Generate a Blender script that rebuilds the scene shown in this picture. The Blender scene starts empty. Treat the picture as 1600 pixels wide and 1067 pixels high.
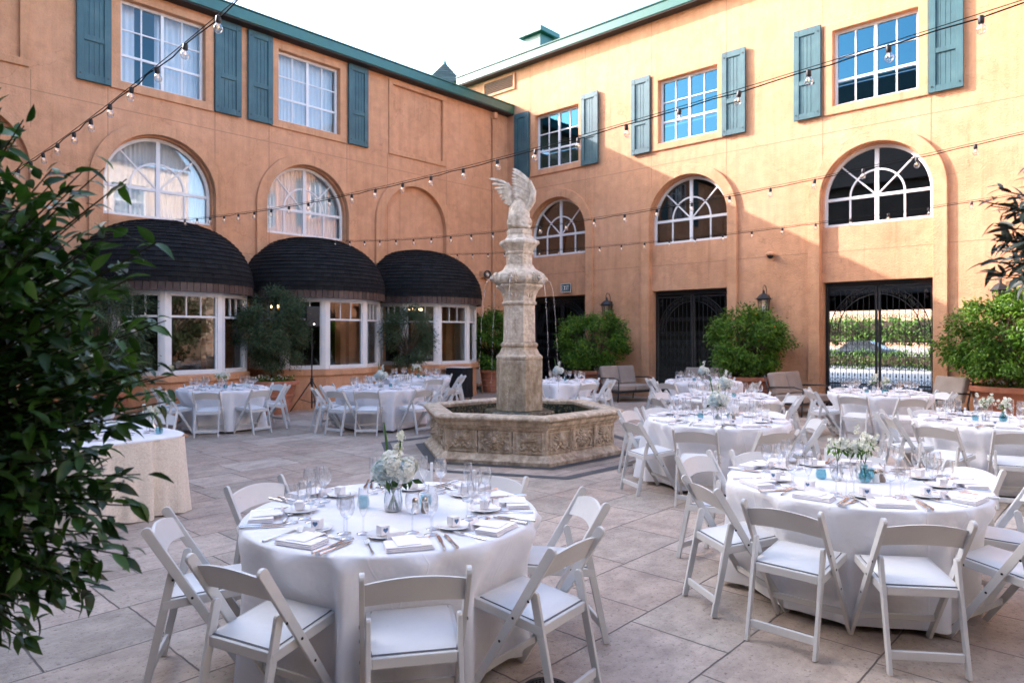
import bpy, bmesh, math, random
from math import sin, cos, pi, radians as R_, sqrt, atan2
from mathutils import Vector, Matrix, noise
from mathutils.geometry import tessellate_polygon

# ------------------------------------------------------------ camera, sky, sun, exposure
S = bpy.context.scene
COL = S.collection
H = 1.73
F = 1079.0
cd = bpy.data.cameras.new('camera'); cam = bpy.data.objects.new('camera', cd); COL.objects.link(cam)
cam.location = (0, 0, H); cam.rotation_euler = (R_(90), 0, 0)
cd.sensor_width = 36; cd.lens = 36 * F / 1600
cd.shift_y = -8.5 / 1600
cd.clip_start = 0.05; cd.clip_end = 3000
cd.dof.use_dof = True; cd.dof.focus_distance = 4.6; cd.dof.aperture_fstop = 2.8
S.camera = cam
SUN = Vector((-1.029, .360, .565)).normalized()
w = bpy.data.worlds.new('World'); S.world = w; w.use_nodes = True
nt = w.node_tree; bg = nt.nodes['Background']
sky = nt.nodes.new('ShaderNodeTexSky'); sky.sky_type = 'NISHITA'; sky.sun_disc = False
sky.sun_elevation = math.asin(SUN.z); sky.sun_rotation = atan2(SUN.x, SUN.y)
sky.air_density = .9; sky.dust_density = 2.2; sky.ozone_density = 1.0
nt.links.new(sky.outputs[0], bg.inputs[0]); bg.inputs[1].default_value = 0.15
sd = bpy.data.lights.new('sun', 'SUN'); sun = bpy.data.objects.new('sun', sd); COL.objects.link(sun)
sun.rotation_euler = (-SUN).to_track_quat('-Z', 'Y').to_euler(); sun.location = (-20, 10, 20)
sd.energy = 2.0; sd.angle = R_(.5); sd.color = (1, .88, .90)
S.view_settings.view_transform = 'Standard'; S.view_settings.look = 'None'
S.view_settings.exposure = 2.7; S.view_settings.gamma = 1
S.cycles.max_bounces = 8; S.cycles.diffuse_bounces = 4; S.cycles.transparent_max_bounces = 24
S.cycles.glossy_bounces = 4; S.cycles.transmission_bounces = 4
S.cycles.caustics_reflective = False; S.cycles.caustics_refractive = False
S.cycles.sample_clamp_indirect = 6

# ------------------------------------------------------------ materials
def new_mat(name):
    m = bpy.data.materials.new(name); m.use_nodes = True
    return m, m.node_tree, m.node_tree.nodes['Principled BSDF']
def N(nt, t, **k):
    n = nt.nodes.new(t)
    for a, b in k.items(): setattr(n, a, b)
    return n
def coords(nt, scale=1.0, rot=0.0, which='Object'):
    tc = N(nt, 'ShaderNodeTexCoord'); mp = N(nt, 'ShaderNodeMapping')
    mp.inputs['Scale'].default_value = (scale,) * 3 if not isinstance(scale, tuple) else scale
    mp.inputs['Rotation'].default_value = (0, 0, rot)
    nt.links.new(tc.outputs[which], mp.inputs[0]); return mp.outputs[0]
def noise_ramp(nt, vec, scale, cols, pos=None, detail=5, rough=.6):
    n = N(nt, 'ShaderNodeTexNoise'); n.inputs['Scale'].default_value = scale
    n.inputs['Detail'].default_value = detail; n.inputs['Roughness'].default_value = rough
    if vec: nt.links.new(vec, n.inputs['Vector'])
    r = N(nt, 'ShaderNodeValToRGB'); e = r.color_ramp.elements
    pos = pos or [.3 + .4 * i / (len(cols) - 1) for i in range(len(cols))]
    while len(e) < len(cols): e.new(.5)
    for i, c in enumerate(cols): e[i].position = pos[i]; e[i].color = (*c, 1)
    nt.links.new(n.outputs['Fac'], r.inputs[0]); return r.outputs[0], n.outputs['Fac']
def mix(nt, a, b, fac, mode='MIX'):
    m = N(nt, 'ShaderNodeMixRGB', blend_type=mode)
    for i, v in ((0, fac), (1, a), (2, b)):
        if hasattr(v, 'links'): nt.links.new(v, m.inputs[i])
        else: m.inputs[i].default_value = v if i == 0 else (*v, 1)
    return m.outputs[0]
def bump(nt, p, h, strength=.3, dist=.01):
    b = N(nt, 'ShaderNodeBump'); b.inputs['Strength'].default_value = strength
    b.inputs['Distance'].default_value = dist
    nt.links.new(h, b.inputs['Height']); nt.links.new(b.outputs[0], p.inputs['Normal'])
def mat(name, cols, scale=6, rough=.6, bmp=0, bscale=None, metal=0, spec=None, island=None, which='Object', bdist=.01):
    m, nt, p = new_mat(name); v = coords(nt, which=which)
    c, f = noise_ramp(nt, v, scale, cols)
    if island:
        g = N(nt, 'ShaderNodeNewGeometry'); r = N(nt, 'ShaderNodeValToRGB')
        e = r.color_ramp.elements
        while len(e) < len(island): e.new(.5)
        for i, q in enumerate(island): e[i].position = i / (len(island) - 1); e[i].color = (*q, 1)
        nt.links.new(g.outputs['Random Per Island'], r.inputs[0])
        c = mix(nt, c, r.outputs[0], .75)
    nt.links.new(c, p.inputs['Base Color']); p.inputs['Roughness'].default_value = rough
    p.inputs['Metallic'].default_value = metal
    if spec is not None: p.inputs['Specular IOR Level'].default_value = spec
    if bmp:
        _, f2 = noise_ramp(nt, v, bscale or scale * 8, [(0, 0, 0), (1, 1, 1)])
        bump(nt, p, f2, bmp, bdist)
    return m

def stucco(name, a, b):
    m, nt, p = new_mat(name); v = coords(nt)
    c1, _ = noise_ramp(nt, v, .55, [a, b], [.35, .65], 8, .65)
    c2, _ = noise_ramp(nt, v, 3.5, [(.80, .77, .74), (1.08, 1.06, 1.05)], [.3, .7], 6, .7)
    vs = coords(nt, (7, 7, .45))
    c3, _ = noise_ramp(nt, vs, 1.0, [(.86, .84, .82), (1.03, 1.03, 1.03)], [.30, .55], 4, .6)
    c = mix(nt, mix(nt, c1, c2, .75, 'MULTIPLY'), c3, .6, 'MULTIPLY')
    st, _ = noise_ramp(nt, coords(nt, (5, 5, .22)), 1.3, [(1, 1, 1), (.70, .64, .60)], [.60, .70], 5, .6)
    c = mix(nt, c, st, .45, 'MULTIPLY')
    pt, _ = noise_ramp(nt, coords(nt, (.9, .9, 1.3)), .8, [(1, 1, 1), (.88, .87, .87)], [.56, .575], 6, .55)
    c = mix(nt, c, pt, .55, 'MULTIPLY')
    vo = N(nt, 'ShaderNodeTexVoronoi', feature='DISTANCE_TO_EDGE'); vo.inputs['Scale'].default_value = .33
    wn = N(nt, 'ShaderNodeTexNoise'); wn.inputs['Scale'].default_value = 2.2; wn.inputs['Detail'].default_value = 6; nt.links.new(v, wn.inputs['Vector'])
    wm = N(nt, 'ShaderNodeVectorMath', operation='MULTIPLY_ADD'); wm.inputs[1].default_value = (.9, .9, .9); nt.links.new(wn.outputs['Color'], wm.inputs[0]); nt.links.new(v, wm.inputs[2]); nt.links.new(wm.outputs[0], vo.inputs['Vector'])
    cr = N(nt, 'ShaderNodeValToRGB'); cr.color_ramp.elements[0].color = (.62, .56, .52, 1); cr.color_ramp.elements[0].position = .0012; cr.color_ramp.elements[1].color = (1, 1, 1, 1); cr.color_ramp.elements[1].position = .0035
    nt.links.new(vo.outputs['Distance'], cr.inputs[0]); c = mix(nt, c, cr.outputs[0], .5, 'MULTIPLY')
    nt.links.new(c, p.inputs['Base Color']); p.inputs['Roughness'].default_value = .9
    p.inputs['Specular IOR Level'].default_value = .2
    _, f = noise_ramp(nt, v, 26, [(0, 0, 0), (1, 1, 1)], detail=8, rough=.7)
    bump(nt, p, f, .9, .02); return m
M = {}
M['stucco'] = stucco('terracotta_stucco', (.66, .34, .182), (.74, .40, .235))
M['trim'] = stucco('stucco_trim', (.665, .345, .182), (.73, .397, .23))
M['shadewall'] = mat('shade_wall_brown', [(.10, .085, .07), (.14, .12, .10)], 2, .9)  # brown darkened to stand in for the shade behind the camera
M['joint'] = mat('dark_stucco_joint', [(.36, .19, .10), (.42, .22, .12)], rough=.9)  # darker stucco tone for the strips along the wall joints
M['cream'] = stucco('cream_stucco', (.62, .53, .43), (.72, .63, .53))
M['white'] = mat('white_painted_wood', [(.74, .74, .74), (.82, .81, .79)], 3, .4, .08, 40)
M['green'] = mat('green_gutter_metal', [(.008, .085, .07), (.014, .12, .095), (.02, .11, .06)], 1.5, .35, spec=.6)
def shutter_mat():
    m, nt, p = new_mat('weathered_teal_paint'); v = coords(nt)
    c, _ = noise_ramp(nt, v, 2.0, [(.030, .090, .105), (.045, .125, .14), (.085, .165, .17)], [.3, .55, .8], 6)
    c2, _ = noise_ramp(nt, coords(nt, (40, 40, 2.0)), 1.5, [(.75, .75, .75), (1.1, 1.1, 1.1)])
    nt.links.new(mix(nt, c, c2, .8, 'MULTIPLY'), p.inputs['Base Color']); p.inputs['Roughness'].default_value = .55
    return m
M['shutter'] = shutter_mat()
M['shingle'] = mat('black_roof_shingle', [(.010, .010, .011), (.016, .016, .017)], 12, .85, .5, 60,
                   island=[(.006, .006, .0065), (.011, .011, .0115), (.020, .0195, .0195)], spec=.2)
M['copper'] = mat('brown_copper_fascia', [(.05, .03, .026), (.09, .055, .045), (.11, .09, .08)], 9, .55, spec=.4,
                  island=[(.04, .024, .022), (.085, .05, .04), (.10, .07, .06)])
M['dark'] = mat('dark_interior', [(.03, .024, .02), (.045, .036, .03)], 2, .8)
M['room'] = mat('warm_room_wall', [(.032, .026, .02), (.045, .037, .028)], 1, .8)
M['iron'] = mat('black_wrought_iron', [(.008, .008, .008), (.02, .02, .02)], 12, .45, .2, 60, spec=.5)
M['chair'] = mat('white_resin_chair', [(.60, .605, .60), (.67, .67, .665)], 5, .38, .05, 50)
M['pad'] = mat('white_vinyl_pad', [(.68, .685, .69), (.74, .745, .75)], 7, .42, .35, 9)
for k_ in ('chair', 'pad'):
    nt_ = M[k_].node_tree; p_ = nt_.nodes['Principled BSDF']; l_ = p_.inputs['Base Color'].links[0]; src_ = l_.from_socket
    oi = N(nt_, 'ShaderNodeObjectInfo'); rr_ = N(nt_, 'ShaderNodeValToRGB'); rr_.color_ramp.elements[0].color = (.88, .87, .85, 1); rr_.color_ramp.elements[1].color = (1.04, 1.04, 1.04, 1)
    nt_.links.new(oi.outputs['Random'], rr_.inputs[0]); sc1, _ = noise_ramp(nt_, coords(nt_), 16, [(.74, .72, .70), (1, 1, 1)], [.30, .36], 6, .7)
    nt_.links.new(mix(nt_, mix(nt_, src_, rr_.outputs[0], .8, 'MULTIPLY'), sc1, .35, 'MULTIPLY'), p_.inputs['Base Color'])
M['gap'] = mat('dark_gap', [(.14, .14, .15), (.2, .2, .21)], 9, .6)
M['screw'] = mat('dark_screw', [(.02, .02, .02), (.05, .05, .05)], 9, .4, metal=.6)
def cloth_mat(name, a, b, pattern=False):
    m, nt, p = new_mat(name); v = coords(nt)
    c, _ = noise_ramp(nt, v, 1.2, [a, b])
    p.inputs['Roughness'].default_value = .7; p.inputs['Sheen Weight'].default_value = .25
    if pattern:
        w_ = N(nt, 'ShaderNodeTexWave', wave_type='RINGS'); w_.inputs['Scale'].default_value = 8
        w_.inputs['Distortion'].default_value = 22; w_.inputs['Detail'].default_value = 2; w_.inputs['Detail Scale'].default_value = 2.2
        nt.links.new(v, w_.inputs['Vector']); r = N(nt, 'ShaderNodeValToRGB')
        r.color_ramp.elements[0].position = .35; r.color_ramp.elements[1].position = .5
        r.color_ramp.elements[0].color = (.90, .885, .87, 1); r.color_ramp.elements[1].color = (1.03, 1.05, 1.05, 1)
        nt.links.new(w_.outputs[0], r.inputs[0]); c = mix(nt, c, r.outputs[0], .8, 'MULTIPLY')
    nt.links.new(c, p.inputs['Base Color'])
    wv, _ = noise_ramp(nt, v, 5, [(0, 0, 0), (1, 1, 1)], detail=3)
    g = N(nt, 'ShaderNodeRGBToBW'); nt.links.new(wv, g.inputs[0])
    bk = N(nt, 'ShaderNodeTexBrick', offset=0.0); bk.inputs['Scale'].default_value = 1; bk.inputs['Brick Width'].default_value = .47; bk.inputs['Row Height'].default_value = .47
    bk.inputs['Mortar Size'].default_value = .006; bk.inputs['Mortar Smooth'].default_value = 1.0; nt.links.new(coords(nt, 1.0, .6), bk.inputs['Vector'])
    ma = N(nt, 'ShaderNodeMath', operation='MULTIPLY_ADD'); ma.inputs[1].default_value = .22; nt.links.new(bk.outputs['Fac'], ma.inputs[0]); nt.links.new(g.outputs[0], ma.inputs[2])
    bump(nt, p, ma.outputs[0], .35, .02)
    return m
M['cloth'] = cloth_mat('white_satin_cloth', (.74, .745, .78), (.80, .80, .83))
M['ivory'] = cloth_mat('ivory_damask', (.74, .67, .58), (.80, .73, .64), True)
M['blackcloth'] = mat('black_cloth', [(.006, .006, .007), (.012, .012, .014)], 4, .9)
M['napkin'] = mat('napkin_linen', [(.78, .74, .76), (.84, .81, .82)], 4, .8)
M['card'] = mat('pink_white_card', [(.82, .78, .79), (.86, .83, .84)], 4, .6)
M['heart'] = mat('blue_heart_print', [(.06, .14, .28), (.10, .2, .36)], 4, .5)
M['china'] = mat('white_china', [(.82, .81, .79), (.86, .85, .83)], 4, .15)
M['silver'] = mat('polished_steel', [(.72, .68, .64), (.82, .78, .74)], 6, .18, metal=1)
M['bronze'] = mat('copper_toned_handle', [(.45, .26, .14), (.55, .33, .18)], 6, .25, metal=1)
def glass_mat(name, tint, base=.05, rough=.0, ior=1.5, boost=1.0, refl=(1, 1, 1), pw_=4.0, edge=None):
    m, nt, p = new_mat(name); out = nt.nodes['Material Output']; nt.nodes.remove(p)
    t = N(nt, 'ShaderNodeBsdfTransparent'); g = N(nt, 'ShaderNodeBsdfGlossy'); mx = N(nt, 'ShaderNodeMixShader')
    fr = N(nt, 'ShaderNodeLayerWeight'); fr.inputs['Blend'].default_value = .5
    pw = N(nt, 'ShaderNodeMath', operation='POWER'); pw.inputs[1].default_value = pw_; nt.links.new(fr.outputs['Facing'], pw.inputs[0])
    ma = N(nt, 'ShaderNodeMath', operation='MULTIPLY_ADD', use_clamp=True); ma.inputs[1].default_value = .7 * boost; ma.inputs[2].default_value = base
    if edge:
        p3 = N(nt, 'ShaderNodeMath', operation='POWER'); p3.inputs[1].default_value = 2.2; nt.links.new(fr.outputs['Facing'], p3.inputs[0]); nt.links.new(mix(nt, tint, edge, p3.outputs[0]), t.inputs[0])
    else: t.inputs[0].default_value = (*tint, 1)
    g.inputs['Roughness'].default_value = rough
    c, _ = noise_ramp(nt, coords(nt), 3, [tuple(.95 * q for q in refl), refl]); nt.links.new(c, g.inputs[0])
    nt.links.new(pw.outputs[0], ma.inputs[0]); nt.links.new(ma.outputs[0], mx.inputs[0])
    nt.links.new(t.outputs[0], mx.inputs[1]); nt.links.new(g.outputs[0], mx.inputs[2]); nt.links.new(mx.outputs[0], out.inputs[0])
    return m
M['pane'] = glass_mat('window_glass', (.74, .80, .82), .09, .004, 1.5, 1.3)
M['panesky'] = glass_mat('sky_tinted_window_glass', (.45, .55, .6), .22, .004, 1.5, 1.0, (.14, .40, .55))  # reflection coloured blue to paint in a deeper mirrored sky
M['paneup'] = glass_mat('upper_window_glass', (.92, .94, .95), .05, .004, 1.5, 1.0, (.30, .52, .62))  # reflection tinted teal so the mirrored sky is painted darker
M['panelow'] = glass_mat('arch_window_glass', (.92, .94, .95), .08, .004, 1.5, 1.0)
M['glass'] = glass_mat('clear_glassware', (.965, .975, .985), .14, .02, 1.5, 1.5, (1, 1, 1), 2.0, (.34, .36, .38))
M['bulb'] = glass_mat('clear_bulb_glass', (.9, .9, .9), .12, .02, 1.5, 1.5, (1, 1, 1), 3.0, (.5, .5, .5))
M['blueglass'] = glass_mat('blue_glass_votive', (.60, .80, .84), .08, .03, 1.5, 1.0)
M['water'] = glass_mat('fountain_water', (.10, .13, .12), .05, .03, 1.33, 1.2)
M['jet'] = glass_mat('falling_water', (.9, .92, .95), .30, .10, 1.33, 1.0)
def emit(name, c, s):
    m, nt, p = new_mat(name); p.inputs['Base Color'].default_value = (*c, 1)
    p.inputs['Emission Color'].default_value = (*c, 1); p.inputs['Emission Strength'].default_value = s; return m
M['glow'] = emit('warm_filament', (1, .6, .3), .5)
M['wire'] = mat('dull_black_cable', [(.006, .006, .006), (.012, .012, .012)], 20, .95, spec=.05)
M['twig'] = mat('green_brown_twig', [(.015, .018, .008), (.03, .03, .014)], 20, .8, spec=.1)
M['chandglow'] = emit('chandelier_bulb', (1, .62, .3), 2.6)
M['ledwhite'] = emit('speaker_led', (1, .95, .8), 3)
def stone_mat(name, cols, grime=True, dark=(.10, .065, .035), zr=(.55, 1.45), bstr=.5):
    m, nt, p = new_mat(name); v = coords(nt)
    c, _ = noise_ramp(nt, v, 4, cols, None, 8, .65)
    if grime:
        g1, _ = noise_ramp(nt, coords(nt, (5, 5, 1.1)), 1.6, [dark, (1, 1, 1)], [.36, .60], 7, .7)
        c = mix(nt, c, g1, .45, 'MULTIPLY')
        g2, _ = noise_ramp(nt, v, 15, [(.62, .56, .5), (1.05, 1.05, 1.05)], [.35, .6], 6)
        c = mix(nt, c, g2, .8, 'MULTIPLY')
    nt.links.new(c, p.inputs['Base Color']); p.inputs['Roughness'].default_value = .85
    _, f = noise_ramp(nt, v, 35, [(0, 0, 0), (1, 1, 1)], detail=7); bump(nt, p, f, bstr, .02); return m
M['stone'] = stone_mat('carved_stone', [(.50, .39, .28), (.64, .53, .40), (.70, .61, .50)])
M['palestone'] = stone_mat('pale_carved_stone', [(.66, .58, .47), (.76, .68, .57), (.82, .76, .67)], True, (.55, .48, .42))
M['stonestain'] = stone_mat('water_stained_stone', [(.36, .30, .20), (.54, .45, .33), (.60, .53, .42)], True, (.14, .07, .03))
M['blackstone'] = mat('wet_black_stone', [(.012, .014, .014), (.03, .034, .03)], 20, .2, .3, 40)
def mosaic():
    m, nt, p = new_mat('mosaic_basin_tile'); v = coords(nt, 1)
    vo = N(nt, 'ShaderNodeTexVoronoi'); vo.inputs['Scale'].default_value = 26; nt.links.new(v, vo.inputs['Vector'])
    r = N(nt, 'ShaderNodeValToRGB'); r.color_ramp.elements[0].color = (.20, .19, .11, 1); r.color_ramp.elements[1].color = (.02, .03, .025, 1)
    r.color_ramp.elements[0].position = .15; r.color_ramp.elements[1].position = .55
    nt.links.new(vo.outputs['Distance'], r.inputs[0]); nt.links.new(r.outputs[0], p.inputs['Base Color'])
    p.inputs['Roughness'].default_value = .3; return m
M['mosaic'] = mosaic()
M['pot'] = mat('terracotta_pot', [(.30, .10, .055), (.40, .15, .08), (.46, .21, .13)], 5, .75, .3, 30)
M['soil'] = mat('potting_soil', [(.03, .02, .014), (.06, .04, .03)], 20, .95)
def leaf_mat(name, cols, rough=.4, trans=.25):
    m, nt, p = new_mat(name)
    g = N(nt, 'ShaderNodeNewGeometry'); r = N(nt, 'ShaderNodeValToRGB'); e = r.color_ramp.elements
    while len(e) < len(cols): e.new(.5)
    for i, q in enumerate(cols): e[i].position = i / (len(cols) - 1); e[i].color = (*q, 1)
    nt.links.new(g.outputs['Random Per Island'], r.inputs[0])
    v, _ = noise_ramp(nt, coords(nt), 60, [(.85, .85, .85), (1.1, 1.1, 1.1)])
    c = mix(nt, r.outputs[0], v, .6, 'MULTIPLY')
    nt.links.new(c, p.inputs['Base Color'])
    p.inputs['Roughness'].default_value = rough; p.inputs['Specular IOR Level'].default_value = .4
    tr = N(nt, 'ShaderNodeBsdfTranslucent'); nt.links.new(mix(nt, c, (1.0, 1.0, .35), .5, 'MULTIPLY'), tr.inputs[0])
    mx = N(nt, 'ShaderNodeMixShader'); mx.inputs[0].default_value = trans
    nt.links.new(p.outputs[0], mx.inputs[1]); nt.links.new(tr.outputs[0], mx.inputs[2])
    nt.links.new(mx.outputs[0], nt.nodes['Material Output'].inputs[0]); return m
M['citrus'] = leaf_mat('citrus_leaf', [(.035, .10, .008), (.06, .155, .011), (.10, .22, .016), (.18, .33, .028)], .4, .30)
M['olive'] = leaf_mat('olive_leaf', [(.030, .055, .022), (.055, .09, .035), (.10, .14, .065)], .5, .15)
M['darkleaf'] = leaf_mat('glossy_dark_leaf', [(.008, .03, .005), (.016, .052, .008), (.03, .085, .012), (.055, .14, .018)], .42, .3)
M['duskleaf'] = leaf_mat('dark_olive_leaf', [(.012, .02, .014), (.02, .03, .02), (.03, .042, .03)], .5, .05)
M['hedge'] = leaf_mat('hedge_leaf', [(.05, .12, .02), (.10, .20, .03), (.16, .28, .05)], .5, .3)
M['bark'] = mat('tree_bark', [(.05, .035, .022), (.10, .075, .05)], 20, .9, .5, 40)
M['orange'] = mat('orange_fruit', [(.6, .18, .02), (.7, .26, .03)], 4, .4)
M['petal'] = leaf_mat('white_petal', [(.74, .76, .66), (.82, .83, .78), (.84, .84, .82)], .6, .2)
M['bluepetal'] = leaf_mat('pale_blue_petal', [(.36, .48, .52), (.55, .64, .66), (.72, .77, .74)], .6, .2)
M['stem'] = leaf_mat('flower_stem', [(.05, .14, .03), (.09, .2, .05)], .5, .1)
M['wicker'] = mat('dark_outdoor_metal', [(.02, .018, .018), (.045, .04, .04)], 8, .5)
M['cushion'] = mat('taupe_cushion', [(.30, .24, .20), (.38, .31, .26)], 4, .9, .3, 30)
M['plastic'] = mat('black_plastic', [(.008, .008, .009), (.016, .016, .018)], 8, .5)
M['wood'] = mat('light_brown_wood', [(.30, .14, .07), (.42, .22, .12)], 6, .5)
M['sign'] = mat('green_sign', [(.01, .06, .04), (.015, .08, .05)], 3, .4)
M['curtain'] = mat('sheer_white_curtain', [(.80, .81, .82), (.86, .87, .88)], 2, .8)
M['slate'] = mat('slate_roof', [(.035, .06, .055), (.06, .095, .085)], 5, .8, .6, 14, island=[(.03, .05, .048), (.075, .11, .10)])
M['darkroof'] = mat('dark_shingle_roof', [(.02, .02, .02), (.05, .05, .048)], 8, .9)
M['asphalt'] = mat('asphalt', [(.045, .045, .048), (.065, .065, .068)], 8, .9)
M['band'] = mat('dark_slate_band', [(.05, .055, .06), (.09, .095, .10)], 6, .6, .3, 20)
M['hill'] = mat('dry_hillside', [(.36, .20, .12), (.44, .28, .17)], .05, .95)
M['carpaint'] = mat('dark_car_paint', [(.01, .012, .015), (.016, .018, .022)], 2, .15, spec=.8)
M['tyre'] = mat('tyre_rubber', [(.01, .01, .01), (.02, .02, .02)], 9, .8)
M['clearstone'] = mat('pale_concrete', [(.30, .29, .28), (.38, .37, .35)], 3, .85)
M['grey'] = mat('grey_metal', [(.30, .31, .32), (.40, .41, .42)], 4, .4, metal=.6)
def paving(name):
    m, nt, p = new_mat(name); rot = 0
    tc = N(nt, 'ShaderNodeTexCoord')
    def brick(w_, h_, off, sq, seed=0.0):
        mp = N(nt, 'ShaderNodeMapping'); mp.inputs['Location'].default_value = (seed, seed * .7, 0)
        nt.links.new(tc.outputs['Object'], mp.inputs[0])
        dn = N(nt, 'ShaderNodeTexNoise'); dn.inputs['Scale'].default_value = 9; nt.links.new(mp.outputs[0], dn.inputs['Vector'])
        vm = N(nt, 'ShaderNodeVectorMath', operation='MULTIPLY_ADD'); vm.inputs[1].default_value = (.012, .012, 0)
        nt.links.new(dn.outputs['Color'], vm.inputs[0]); nt.links.new(mp.outputs[0], vm.inputs[2])
        b = N(nt, 'ShaderNodeTexBrick', offset=off, offset_frequency=2, squash=sq, squash_frequency=3)
        b.inputs['Scale'].default_value = 1; b.inputs['Brick Width'].default_value = w_; b.inputs['Row Height'].default_value = h_
        b.inputs['Mortar Size'].default_value = .007; b.inputs['Mortar Smooth'].default_value = .6; b.inputs['Bias'].default_value = 0
        b.inputs['Color1'].default_value = (0, 0, 0, 1); b.inputs['Color2'].default_value = (1, 1, 1, 1); b.inputs['Mortar'].default_value = (.5, .5, .5, 1)
        nt.links.new(vm.outputs[0], b.inputs['Vector']); return b
    b = brick(.86, .62, .37, .70)
    r = N(nt, 'ShaderNodeValToRGB'); e = r.color_ramp.elements
    for _ in range(2): e.new(.5)
    for i, (q, c) in enumerate(((0, (.37, .33, .285)), (.35, (.47, .415, .355)), (.7, (.475, .395, .335)), (1, (.61, .56, .50)))): e[i].position = q; e[i].color = (*c, 1)
    nt.links.new(b.outputs['Color'], r.inputs[0])
    v = coords(nt)
    c1, _ = noise_ramp(nt, v, 1.3, [(.78, .72, .70), (1.12, 1.08, 1.04)], [.3, .7], 6, .6)
    c2, _ = noise_ramp(nt, coords(nt, (2.6, 3.6, 3)), 1.6, [(.66, .62, .60), (1.10, 1.09, 1.08)], [.36, .60], 9, .75)
    c3, f3 = noise_ramp(nt, v, 34, [(.42, .38, .35), (1, 1, 1)], [.36, .43], 4, .75)
    c = mix(nt, r.outputs[0], c1, .9, 'MULTIPLY'); c = mix(nt, c, c2, .8, 'MULTIPLY'); c = mix(nt, c, c3, .75, 'MULTIPLY')
    c = mix(nt, c, (.14, .12, .105), b.outputs['Fac'])
    nt.links.new(c, p.inputs['Base Color']); p.inputs['Roughness'].default_value = .5
    p.inputs['Specular IOR Level'].default_value = .4
    ma = N(nt, 'ShaderNodeMath', operation='MULTIPLY_ADD'); ma.inputs[1].default_value = -1.2
    nt.links.new(b.outputs['Fac'], ma.inputs[0]); nt.links.new(f3, ma.inputs[2])
    bump(nt, p, ma.outputs[0], .7, .014); return m
M['paving'] = paving('travertine_paving')

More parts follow.
